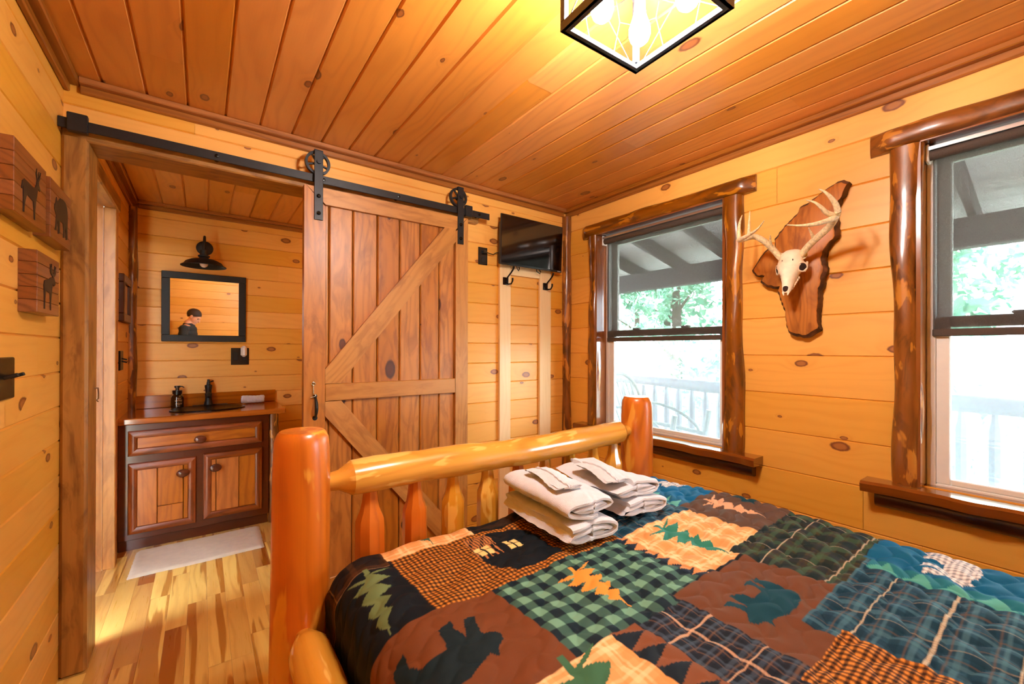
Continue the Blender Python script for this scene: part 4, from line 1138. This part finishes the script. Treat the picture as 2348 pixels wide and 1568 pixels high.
def knobby(x, z, par, lab=None):
    mb = MB(); mb.lathe([(.0001, -.044), (.020, -.044), (.027, -.038), (.027, -.026), (.012, -.020), (.010, .0)], (x, VF - .012, z), 18, axis='y'); 
    mb.v = [(x + (p[0] - x) * 1.35, p[1], p[2]) for p in mb.v]
    obj('knob', mb, M['vanity_dark'], par)
def vdoor(name, x0, x1, z0, z1, planks, kx, kz):
    mb = MB(); mitred(mb, x0, x1, z0, z1, .052, VF - .002, VF - .026)
    d = obj(name, mb, M['vanity'], va)
    mb = MB()
    for (a, b, c, e) in planks: mb.box(a + .0015, b - .0015, VF - .012, VF - .001, c + .0015, e - .0015, g=0 if (b - a) > (e - c) * 1.5 else 2, c=.003)
    obj('panel', mb, M['vanity_panel'], d); knobby(kx, kz, d)
vdoor('drawer', -.396, .372, .632, .800, [(-.35, .33, .68, .755)], -.010, .708)
vdoor('door', -.396, -.032, .114, .585, [(-.35, -.245, .16, .54), (-.245, -.105, .275, .54), (-.245, -.105, .16, .275), (-.105, -.078, .16, .54)], -.106, .486)
vdoor('door', .006, .373, .124, .596, [(.05, .082, .17, .55), (.082, .222, .17, .55), (.222, .33, .17, .55)], .078, .492)
ct = thing('vanity_countertop', 'glossy reddish wood countertop with backsplash on the vanity', 'countertop', (.04, 4.0, .844))
mb = MB(); mb.box(BL + .002, .528, 3.715, BF - .001, .844, .885, g=0, c=.006); obj('top_slab', mb, M['counter'], ct)
mb = MB(); mb.box(BL + .002, .524, BF - .026, BF - .001, .8855, .985, g=0, c=.003); obj('backsplash', mb, M['counter'], ct)
SX, SY = .04, 4.0
sn = thing('bathroom_sink', 'oval hammered dark bronze sink set into the vanity countertop', 'sink', (SX, SY, .885))
El = Matrix.Diagonal((1, .78, 1, 1))
mb = MB(); mb.lathe([(.238, .8855), (.238, .892), (.228, .896), (.215, .893), (.205, .889), (.16, .8872), (.05, .8866), (.0001, .8866)], (SX, SY, 0), 48, M=El, caps=False); obj('basin', mb, M['sink'], sn)
mb = MB(); mb.box(SX - .105, SX + .13, 4.192, 4.246, .8856, .893, c=.004); 
fa = thing('faucet', 'black single lever bathroom faucet behind the sink', 'faucet', (SX, 4.2, .885))
mb.v = [p for p in mb.v]; obj('deck_plate', mb, M['matte'], fa)
mb = MB(); mb.lathe([(.030, .893), (.028, .905), (.022, .93), (.021, .965), (.0235, .97), (.0235, .98), (.020, .985), (.021, 1.01), (.024, 1.03), (.026, 1.045), (.024, 1.052), (.014, 1.056), (.012, 1.075), (.009, 1.085), (.009, 1.098), (.0001, 1.10)], (SX, 4.220, 0), 20); obj('body', mb, M['matte'], fa)
mb = MB(); mb.tube([(SX, 4.220, .985), (SX, 4.16, .992), (SX, 4.115, .985), (SX, 4.10, .965)], [.014, .013, .012, .011], 12); obj('spout', mb, M['matte'], fa)
mb = MB(); mb.tube([(SX, 4.220, 1.075), (SX + .02, 4.18, 1.082), (SX + .028, 4.16, 1.088)], [.006, .005, .006], 10); obj('lever', mb, M['matte'], fa)
so = thing('soap_bottle', 'dark glass soap pump bottle with printed label on the vanity', 'bottle', (-.157, 4.19, .886))
bx, by = -.157, 4.19
mb = MB(); mb.lathe([(.0001, .8862), (.038, .8862), (.041, .890), (.041, .965), (.036, .982), (.026, .990), (.026, .996)], (bx, by, 0), 28); obj('glass_body', mb, M['amber'], so)
mb = MB(); mb.lathe([(.030, .996), (.031, 1.022), (.012, 1.023), (.012, 1.042), (.019, 1.043), (.019, 1.058), (.0001, 1.058)], (bx, by, 0), 24)
mb.tube([(bx + .01, by - .004, 1.054), (bx + .03, by - .012, 1.052), (bx + .042, by - .016, 1.044)], .004, 8); obj('pump_cap', mb, M['plastic'], so)
# printed label: small cabin mark and lines of text
mb = MB()
def lab_pt(u, z): 
    a = -PI / 2 + .25 + u / .041; return (bx + .0414 * math.cos(a), by + .0414 * math.sin(a), z)
def strip(u0, u1, z0, z1):
    k = max(1, int(abs(u1 - u0) / .004)); vs = []
    for i in range(k + 1):
        u = u0 + (u1 - u0) * i / k; vs += [lab_pt(u, z0), lab_pt(u, z1)]
    mb.add(vs, [(2 * i, 2 * i + 2, 2 * i + 3, 2 * i + 1) for i in range(k)])
R5 = random.Random(4)
def words_line(z, h, u0, u1):
    u = u0
    while u < u1: 
        w = R5.uniform(.0015, .0028); strip(u, min(u + w, u1), z, z + h); u += w + .0009
words_line(.942, .0045, -.024, -.003); words_line(.942, .0045, 0, .022)
words_line(.927, .002, -.005, .005); words_line(.919, .0048, -.020, .020); words_line(.913, .002, -.006, .006); words_line(.9, .003, -.010, .008)
for (a, b, c, e) in ((-.014, -.0125, .950, .957), (.0125, .014, .950, .957), (-.014, .014, .9495, .951), (-.001, .001, .951, .964)): strip(a, b, c, e)
for s in (1, -1):
    for k in range(6): strip(s * (.002 + k * .0022), s * (.0042 + k * .0022), .9635 - k * .0012, .965 - k * .0012)
obj('printed_label', mb, M['print'], so, smooth=False)
put_towel('hand_towel', folded_towel(.085, .165, .072, 2.0, .014, 9), (.43, 4.175, .925), PI / 2 + .04, 0, 'small white rolled hand towel on the vanity countertop', 'towel rolled on the vanity')
# mirror
mi = thing('wall_mirror', 'rectangular mirror in a black wood frame above the vanity', 'mirror', (.02, BF, 1.68))
MIR = Matrix.Translation((.0195, BF - .012, 1.681)) @ Matrix.Rotation(math.radians(.6), 4, 'Z') @ Matrix.Rotation(math.radians(.85), 4, 'X')
mb = MB(); w, h, f = .2795, .276, .052
mb.box(-w, w, -.018, .004, h - f, h, c=.003, M=MIR); mb.box(-w, w, -.018, .004, -h, -h + f, c=.003, M=MIR)
mb.box(-w, -w + f, -.018, .004, -h + f, h - f, g=2, c=.003, M=MIR); mb.box(w - f, w, -.018, .004, -h + f, h - f, g=2, c=.003, M=MIR); obj('frame', mb, M['mirror_frame'] if 'mirror_frame' in M else M['matte'], mi)
mb = MB(); mb.box(-w + f - .004, w - f + .004, -.008, -.004, -h + f - .004, h - f + .004, M=MIR); obj('mirror_glass', mb, M['mirror'], mi)
# sconce
sc = thing('wall_sconce', 'black barn style wall lamp with flared shade above the mirror', 'lamp', (.01, BF, 2.17))
mb = MB(); mb.lathe([(.0001, -.022), (.04, -.022), (.056, -.014), (.058, 0)], (.012, BF, 2.172), 32, axis='y'); obj('back_plate', mb, M['matte'], sc)
mb = MB(); ctube(mb, [(.012, BF - .02, 2.172), (.012, BF - .10, 2.185), (.011, BF - .17, 2.225), (.009, BF - .22, 2.215), (.006, BF - .232, 2.16), (.006, BF - .232, 2.11)], .008, .008); obj('gooseneck_arm', mb, M['matte'], sc)
mb = MB(); cx_, cy_ = .006, BF - .232
mb.lathe([(.016, 2.115), (.024, 2.110), (.026, 2.075), (.038, 2.070), (.038, 2.060), (.030, 2.056), (.034, 2.045), (.080, 2.037), (.115, 2.018), (.128, 1.998), (.146, 1.988), (.145, 1.984), (.125, 1.994), (.110, 2.012), (.075, 2.030), (.030, 2.038), (.0001, 2.04)], (cx_, cy_, 0), 40, caps=False); obj('shade', mb, M['matte'], sc)
mb = MB(); mb.ball((cx_, cy_, 2.008), (.028, .028, .030), 18, 12); obj('bulb', mb, M['bulb_off'], sc)
ol = thing('wall_outlet', 'black double outlet plate on the bathroom wall below the mirror', 'outlet', (.258, BF, 1.28))
mb = MB(); mb.box(.194, .324, BF - .007, BF + .001, 1.211, 1.354, c=.002); obj('cover_plate', mb, M['plastic'], ol)
for x in (.228, .290):
    mb = MB(); mb.box(x - .017, x + .017, BF - .009, BF - .005, 1.25, 1.318, c=.002); obj('receptacle', mb, M['matte'], ol)
nl = thing('plug_in_night_light', 'white plug-in night light in the black bathroom outlet', 'night light', (.285, BF - .01, 1.32))
mb = MB(); mb.box(.262, .307, BF - .05, BF - .0085, 1.278, 1.372, c=.016); obj('body', mb, M['white'], nl)
bs = thing('light_switch', 'black light switch on the bathroom side wall by the corner log', 'light switch', (BL, 3.87, 1.27))
mb = MB(); mb.box(BL - .004, BL + .010, 3.80, 3.93, 1.20, 1.332, c=.003); obj('cover_plate', mb, M['bronze'], bs)
for z in (1.262, 1.28):
    mb = MB(); mb.box(0, .03, -.006, .006, -.005, .005, c=.002, M=Matrix.Translation((BL + .008, 3.86, z)) @ Matrix.Rotation(.3, 4, 'Y')); obj('toggle', mb, M['matte'], bs)
pf = thing('picture_frame', 'dark wood picture frame on the bathroom side wall', 'picture', (BL, 3.98, 1.70))
mb = MB(); y0, y1, z0, z1, f = 3.80, 4.15, 1.53, 1.85, .055
mb.box(BL - .004, BL + .028, y0, y1, z0, z0 + f, g=1, c=.004); mb.box(BL - .004, BL + .028, y0, y1, z1 - f, z1, g=1, c=.004); mb.box(BL - .004, BL + .028, y0, y0 + f, z0 + f, z1 - f, g=2, c=.004); mb.box(BL - .004, BL + .028, y1 - f, y1, z0 + f, z1 - f, g=2, c=.004); obj('frame', mb, M['apron'], pf)
mb = MB(); mb.box(BL - .003, BL + .012, y0 + f - .003, y1 - f + .003, z0 + f - .003, z1 - f + .003); obj('print', mb, M['photo'], pf)
# bath mat
mb = MB(); n1, n2 = 60, 30; vs = []
RM = random.Random(8)
for i in range(n1 + 1):
    for j in range(n2 + 1):
        u, v = i / n1, j / n2
        x = -.352 + .695 * u + .006 * v; y = 3.300 + .41 * v + .004 * math.sin(u * 9)
        e = min(u, v, 1 - u, 1 - v); hgt = .011 * min(1, e * 30) ** .6 + RM.uniform(0, .0022) * (e > 0)
        vs.append((x + (RM.uniform(-.002, .002) if e == 0 else 0), y + (RM.uniform(-.002, .002) if e == 0 else 0), .001 + hgt))
mb.add(vs, [(i * (n2 + 1) + j, (i + 1) * (n2 + 1) + j, (i + 1) * (n2 + 1) + j + 1, i * (n2 + 1) + j + 1) for i in range(n1) for j in range(n2)])
tag(obj('bath_mat', mb, M['matcloth'], ang=180), 'cream rectangular bath mat on the floor before the vanity', 'bath mat')

# ------------------------------------------------------------------ person seen in the mirror
def person():
    px, py = -.11, -.40; face = math.radians(18)    # looks towards +x +y, head bowed
    Bm = Matrix.Translation((px, py, 0)) @ Matrix.Rotation(face - PI / 2, 4, 'Z') @ Matrix.Scale(1.05, 4)   # local +y = forwards, +x = right hand
    P = lambda x, y, z: tuple(Bm @ Vector((x, y, z)))
    t = thing('person', 'man in a dark t-shirt bowing his head, seen in the bathroom mirror', 'person', (px, py, 0))
    def remesh(mb, name, mat, vox, par):
        o = obj(name, mb, mat, par)
        md = o.modifiers.new('r', 'REMESH'); md.mode = 'VOXEL'; md.voxel_size = vox
        s = o.modifiers.new('s', 'SMOOTH'); s.iterations = 4; s.factor = .5
        dg = bpy.context.evaluated_depsgraph_get(); me = bpy.data.meshes.new_from_object(o.evaluated_get(dg))
        o.modifiers.clear(); o.data = me
        me.polygons.foreach_set('use_smooth', [True] * len(me.polygons))
        return o
    mb = MB()
    def limb(pts, rad, sq=None, n=16): 
        q = [P(*p) for p in pts]; mb.tube(q, rad, n, squash=sq); mb.ball(q[0], rad[0]); mb.ball(q[-1], rad[-1])
    Rz = Bm.to_3x3().to_4x4()
    # trunk and legs
    for (y, z, w, d) in ((0, .98, .155, .105), (0, 1.06, .145, .10), (0, 1.16, .14, .098), (.01, 1.28, .155, .108), (.01, 1.38, .17, .11), (.015, 1.47, .15, .09), (.02, 1.53, .09, .07)):
        mb.ball(P(0, y, z), (w, d, .085), 20, 12, M=Rz)
    for s in (1, -1):
        limb([(s * .09, 0, .95), (s * .10, .01, .52)], [.085, .058]); limb([(s * .10, .01, .52), (s * .10, -.02, .30), (s * .10, -.02, .09)], [.056, .055, .038])
        mb.ball(P(s * .105, .05, .035), (.045, .13, .035), 16, 10, M=Rz)
        mb.ball(P(s * .17, .01, 1.46), .062)
        limb([(s * .19, .01, 1.45), (s * .225, .02, 1.30), (s * .235, .03, 1.18)], [.052, .047, .040])
        limb([(s * .235, .03, 1.18), (s * .16, .15, 1.16), (s * .075, .255, 1.17)], [.040, .036, .026])
        # palm, fingers curled round the phone, thumb on its side
        mb.ball(P(s * .055, .285, 1.175), (.022, .042, .028), 14, 10, M=Rz)
        for k, (dz, L) in enumerate(((.026, 1.0), (.009, 1.1), (-.008, 1.02), (-.024, .82))):
            a = (s * .050, .315, 1.175 + dz); b = (s * .028, .342, 1.176 + dz); c_ = (s * (.028 - .028 * L), .338, 1.178 + dz)
            mb.tube([P(*a), P(*b), P(*c_)], [.0095, .0088, .0075], 10); mb.ball(P(*c_), .0076, 10, 8); mb.ball(P(*b), .0088, 10, 8)
        mb.tube([P(s * .062, .262, 1.195), P(s * .042, .278, 1.212), P(s * .014, .292, 1.216)], [.012, .010, .008], 10); mb.ball(P(s * .014, .292, 1.216), .0082, 10, 8)
    # neck and bowed head
    limb([(0, .02, 1.52), (0, .055, 1.60)], [.062, .056])
    Hm = Bm @ Matrix.Translation((0, .085, 1.665)) @ Matrix.Rotation(math.radians(-32), 4, 'X')
    Hr = Hm.to_3x3().to_4x4()
    H = lambda x, y, z: tuple(Hm @ Vector((x, y, z)))
    mb.ball(H(0, -.012, .035), (.076, .095, .088), 24, 16, M=Hr)       # cranium
    mb.ball(H(0, .028, -.03), (.060, .066, .085), 20, 14, M=Hr)        # face
    mb.ball(H(0, .058, -.095), (.034, .030, .026), 16, 10, M=Hr)       # chin
    mb.tube([H(0, .086, .012), H(0, .103, -.022), H(0, .110, -.036)], [.009, .012, .014], 10); mb.ball(H(0, .106, -.037), .0145, 10, 8)
    mb.ball(H(0, .083, .018), (.05, .016, .010), 14, 8, M=Hr)          # brow
    mb.ball(H(0, .089, -.064), (.022, .011, .008), 12, 8, M=Hr)        # lips
    for s in (1, -1): mb.ball(H(s * .078, -.005, -.008), (.010, .020, .030), 12, 8, M=Hr)
    body = remesh(mb, 'body', M['skin'], .007, t)
    for s in (1, -1):
        mb = MB(); mb.ball(H(s * .029, .079, -.002), (.012, .010, .0065), 12, 8, M=Hr); obj('eye', mb, M['hair'], t)
    mb = MB(); prof = []
    vs = []; nn = 28; mm = 12
    for i in range(mm + 1):
        for j in range(nn):
            a = 2 * PI * j / nn; front = (math.sin(a) + 1) / 2
            low = -.045 + .10 * front ** 1.5
            th = (1 - i / mm); zz = low + (.128 - low) * (i / mm)
            k = max(0.0, 1 - ((zz - .035) / .094) ** 2) ** .5
            vs.append(H(.0815 * k * math.cos(a), -.012 + .101 * k * math.sin(a), zz))
    mb.add(vs, [(i * nn + j, i * nn + (j + 1) % nn, (i + 1) * nn + (j + 1) % nn, (i + 1) * nn + j) for i in range(mm) for j in range(nn)] + [tuple(mm * nn + j for j in range(nn))])
    hr = obj('hair', mb, M['hair'], t, label='short brown hair'); sd = hr.modifiers.new('t', 'SOLIDIFY'); sd.thickness = .006; sd.offset = -1
    # t-shirt and trousers
    mb = MB()
    for (y, z, w, d) in ((0, .93, .172, .122), (0, 1.0, .17, .12), (0, 1.08, .162, .116), (0, 1.17, .158, .114), (.01, 1.28, .168, .12), (.01, 1.38, .182, .122), (.012, 1.46, .165, .104), (.02, 1.51, .10, .082)):
        mb.ball(P(0, y, z), (w, d, .085), 20, 12, M=Rz)
    for s in (1, -1):
        mb.ball(P(s * .17, .01, 1.46), .072)
        limb([(s * .185, .01, 1.45), (s * .225, .02, 1.31), (s * .232, .024, 1.25)], [.062, .061, .060])
    remesh(mb, 't_shirt', M['shirt'], .010, t)
    mb = MB(); mb.ball(P(0, 0, .93), (.168, .12, .09), 20, 12, M=Rz)
    for s in (1, -1): limb([(s * .088, 0, .92), (s * .10, .01, .52), (s * .10, -.01, .09)], [.098, .074, .058])
    remesh(mb, 'trousers', M['trouser'], .010, t)
    ph = thing('smartphone', 'dark phone held in the hands of the man in the mirror', 'phone', P(0, .31, 1.19))
    mb = MB(); mb.box(-.036, .036, -.075, .075, -.004, .004, c=.003, M=Bm @ Matrix.Translation((0, .318, 1.196)) @ Matrix.Rotation(.5, 4, 'X')); obj('phone_body', mb, M['plastic'], ph)
person()

# ------------------------------------------------------------------ outside: porch, chair, trees
mb = MB(); 
for i in range(16): mb.box(2.565 + i * .14, 2.565 + i * .14 + .134, -2.5, 7.5, -.14, -.10, g=1)
struct('porch_floor', mb, M['deck'], smooth=False)
sl = (2.98 - 2.36) / (5.3 - 2.56)
def zr_(x): return 2.98 - (x - 2.56) * sl
mb = MB()
for i in range(17):
    a = 2.56 + i * .17; b = a + .164
    mb.add([(a, -2.5, zr_(a)), (b, -2.5, zr_(b)), (b, 7.5, zr_(b)), (a, 7.5, zr_(a)), (a, -2.5, zr_(a) + .03), (b, -2.5, zr_(b) + .03), (b, 7.5, zr_(b) + .03), (a, 7.5, zr_(a) + .03)], [(0, 1, 2, 3), (4, 7, 6, 5), (0, 4, 5, 1), (2, 6, 7, 3), (0, 3, 7, 4), (1, 5, 6, 2)], g=1)
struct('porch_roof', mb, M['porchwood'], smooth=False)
for i in range(14):
    y = -2.0 + i * .62
    mb = MB(); mb.prism([(y, 0), (y + .045, 0), (y + .045, 1), (y, 1)], 0, 2.56, 5.25)
    mb.v = [(x, yy, zr_(x) - .15 + z * .149) for x, yy, z in mb.v]
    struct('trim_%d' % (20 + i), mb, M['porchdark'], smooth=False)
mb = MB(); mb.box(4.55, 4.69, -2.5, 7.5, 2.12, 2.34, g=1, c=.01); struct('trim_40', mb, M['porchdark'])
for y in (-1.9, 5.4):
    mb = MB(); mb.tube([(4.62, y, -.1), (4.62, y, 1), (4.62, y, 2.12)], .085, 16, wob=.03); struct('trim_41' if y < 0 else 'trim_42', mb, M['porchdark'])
rl = thing('porch_railing', 'rustic wood porch railing with carved balusters outside the windows', 'railing', (4.55, 2, -.1))
mb = MB(); yy = [-1.8 + i * .12 for i in range(60)]
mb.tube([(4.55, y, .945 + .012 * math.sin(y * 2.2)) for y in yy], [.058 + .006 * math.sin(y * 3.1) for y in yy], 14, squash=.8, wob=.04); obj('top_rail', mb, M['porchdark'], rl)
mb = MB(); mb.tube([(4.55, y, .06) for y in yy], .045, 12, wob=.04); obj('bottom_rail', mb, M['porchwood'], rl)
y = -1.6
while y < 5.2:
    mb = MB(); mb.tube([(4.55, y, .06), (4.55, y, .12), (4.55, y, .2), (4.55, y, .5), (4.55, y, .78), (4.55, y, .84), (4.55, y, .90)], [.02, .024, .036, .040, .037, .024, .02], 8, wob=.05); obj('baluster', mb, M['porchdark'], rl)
    y += .165
ch = thing('porch_rocking_chair', 'bentwood hickory rocking chair on the porch behind the first window', 'chair', (3.45, 2.4, -.1))
cx, cyc, z0 = 3.45, 2.36, -.10
def pole(mb, pts, r=.018): ctube(mb, pts, r, r, n=10, sub=4)
BK = lambda u, z: (cx + u, cyc + .20 + (z - .35) * .42, z + .02)     # leaning back plane
mb = MB(); pole(mb, [BK(-.24, .30), BK(-.25, .70), BK(-.23, .95), BK(-.13, 1.06), BK(0, 1.08), BK(.13, 1.06), BK(.23, .95), BK(.25, .70), BK(.24, .30)], .018); obj('back_hoop', mb, M['hickory_pole'], ch)
for u in (-.17, -.10, -.035, .035, .10, .17):
    mb = MB(); mb.tube([BK(u * .9, .34), BK(u, .70), BK(u, 1.04 - abs(u) * .25)], [.019, .021, .014], 8, squash=.45); obj('back_slat', mb, M['hickory_pole'], ch)
mb = MB(); 
for k in range(7): mb.tube([(cx - .26, cyc + .18 - k * .075, .34 + .01 * k), (cx + .26, cyc + .18 - k * .075, .34 + .01 * k)], .022, 8)
obj('seat', mb, M['hickory_pole'], ch)
for s in (-1, 1):
    X_ = cx + s * .27
    mb = MB(); pole(mb, [(X_, cyc - .24, -.02), (X_, cyc - .26, .35), (X_, cyc - .30, .62), (X_, cyc - .33, .80)], .024); obj('front_post', mb, M['hickory_pole'], ch)
    mb = MB(); pole(mb, [(X_, cyc + .24, -.02), (X_, cyc + .22, .34)], .022); obj('rear_leg', mb, M['hickory_pole'], ch)
    mb = MB(); pole(mb, [(X_, cyc + .34, .60), (X_, cyc + .10, .60), (X_, cyc - .30, .58)], .020); obj('arm_rail', mb, M['hickory_pole'], ch)
    mb = MB(); pole(mb, [(X_, cyc + .40, .80), (X_, cyc + .18, .80), (X_, cyc - .05, .74), (X_, cyc - .22, .62), (X_, cyc - .27, .40)], .014); obj('bent_arm', mb, M['hickory_pole'], ch)
    mb = MB(); pole(mb, [(X_, cyc - .46, .05), (X_, cyc - .24, -.045), (X_, cyc, -.075), (X_, cyc + .24, -.045), (X_, cyc + .50, .06)], .020); obj('rocker', mb, M['hickory_pole'], ch)
mb = MB(); mb.box(-60, 60, -60, 60, -1.25, -1.2); o = obj('ground', mb, M['pale_gravel']); o['kind'] = 'structure'
def tree(x, y, h, r, mat, lab, sd, n=3600, base=-1.2):
    R = random.Random(sd)
    t = thing('leafy_tree', lab, 'tree', (x, y, base), group='trees beyond the porch')
    mb = MB(); mb.tube([(x, y, base), (x + R.uniform(-.1, .1), y + R.uniform(-.1, .1), base + h * .4), (x + R.uniform(-.2, .2), y + R.uniform(-.2, .2), base + h * .8)], [.16, .12, .05], 10, wob=.1)
    for k in range(4):
        z = base + h * R.uniform(.3, .6); a = R.uniform(0, 6.28); mb.tube([(x, y, z), (x + math.cos(a) * r * .5, y + math.sin(a) * r * .5, z + r * .35)], [.06, .02], 6)
    obj('trunk', mb, M['trunk'], t)
    mb = MB(); cl_ = []
    for k in range(40):
        a = R.uniform(0, 6.28); q = R.uniform(0, 1) ** .6 * r; zz = base + h * R.uniform(.10, 1.0)
        cl_.append((x + q * math.cos(a), y + q * math.sin(a), zz, R.uniform(.35, .75) * r * .55))
    for k in range(n):
        c = R.choice(cl_); d = Vector((R.gauss(0, 1), R.gauss(0, 1), R.gauss(0, 1))).normalized() * c[3] * R.uniform(.6, 1)
        p = Vector(c[:3]) + d; u = Vector((R.gauss(0, 1), R.gauss(0, 1), R.gauss(0, 1))).normalized(); v = u.orthogonal().normalized(); s = R.uniform(.07, .17)
        mb.add([p - u * s, p + v * s * .6, p + u * s, p - v * s * .6], [(0, 1, 2, 3)], bt=R.random())
    f = obj('crown', mb, mat, t, smooth=False)
TREES = [(9.0, y, 6.3, 1.3) for y in (-1.6, 2.1, 5.8, 9.5)] + [(13.0, y, 8.0, 1.45) for y in (-4.0, .2, 4.4, 8.6, 12.8)] + [(18.0, y, 10.0, 1.9) for y in (-3.0, 2.6, 8.2, 13.8, 19.4)]
for i, (x, y, h, r) in enumerate(TREES):
    tree(x, y, h, r, M['leaf'] if i % 3 else M['leaf2'], 'green leafy tree among the trees beyond the porch railing', 40 + i)

# ------------------------------------------------------------------ light
w = bpy.data.worlds.new('daylight'); SC.world = w; w.use_nodes = True
nt = w.node_tree; nt.nodes.clear()
bg = nt.nodes.new('ShaderNodeBackground'); ow = nt.nodes.new('ShaderNodeOutputWorld')
bg.inputs[0].default_value = (.80, .91, 1.0, 1); bg.inputs[1].default_value = 24.0
nt.links.new(bg.outputs[0], ow.inputs[0])
sun = bpy.data.lights.new('sun', 'SUN'); sun.energy = 20.0; sun.angle = math.radians(2); sun.color = (1, .96, .88)
so_ = bpy.data.objects.new('sun', sun); COL.objects.link(so_); so_.rotation_euler = (math.radians(-20), math.radians(-24), 0)
for k, W in ((1, W1), (2, W2)):
    L = bpy.data.lights.new('daylight_portal', 'AREA'); L.shape = 'RECTANGLE'; L.size = W[3] - W[2]; L.size_y = W[1] - W[0]
    L.cycles.is_portal = True
    lo_ = bpy.data.objects.new('daylight_portal', L); COL.objects.link(lo_)
    lo_.location = (2.57, (W[0] + W[1]) / 2, (W[2] + W[3]) / 2); lo_.rotation_euler = (0, math.radians(90), 0)
# bathroom ceiling lamp, out of view behind the sliding door
bl = thing('bathroom_ceiling_lamp', 'small round ceiling lamp in the bathroom hidden behind the sliding door', 'ceiling light', (.98, 3.35, ZC))
mb = MB(); mb.lathe([(.11, ZC - .001), (.11, ZC - .02), (.10, ZC - .03)], (.98, 3.35, 0), 28, caps=True); obj('base', mb, M['matte'], bl)
t = NT('bath_lamp_glow'); t.out(t.n('ShaderNodeEmission', {'Color': (1, .50, .13, 1), 'Strength': 26.0}).outputs[0]); M['bathglow'] = t.mat
mb = MB(); mb.lathe([(.10, ZC - .03), (.09, ZC - .05), (.05, ZC - .065), (.0001, ZC - .07)], (.98, 3.35, 0), 24, caps=False); obj('glass_dome', mb, M['bathglow'], bl)

# ------------------------------------------------------------------ camera
cam = bpy.data.cameras.new('camera'); co = bpy.data.objects.new('camera', cam); COL.objects.link(co)
cam.sensor_fit = 'HORIZONTAL'; cam.sensor_width = 36; cam.lens = 965.88 / 2348 * 36
cam.shift_y = 14.28 / 2348; cam.clip_start = .02; cam.clip_end = 200
co.matrix_world = Matrix.Translation((0, 0, 1.35)) @ Matrix.Rotation(-.63356, 4, 'Z') @ Matrix.Rotation(PI / 2 + .00222, 4, 'X') @ Matrix.Rotation(.0026235, 4, 'Z')
SC.camera = co
vs_ = SC.view_settings; SC.display_settings.display_device = 'sRGB'
vs_.view_transform = 'Standard'; vs_.look = 'None'; vs_.exposure = 0.85; vs_.gamma = 1; vs_.use_curve_mapping = False
cy_ = SC.cycles
cy_.use_denoising = True; cy_.max_bounces = 6; cy_.diffuse_bounces = 3; cy_.use_adaptive_sampling = True; cy_.adaptive_threshold = .09; cy_.glossy_bounces = 3; cy_.transmission_bounces = 4; cy_.transparent_max_bounces = 10
cy_.sample_clamp_indirect = 6.0; cy_.caustics_reflective = False; cy_.caustics_refractive = False
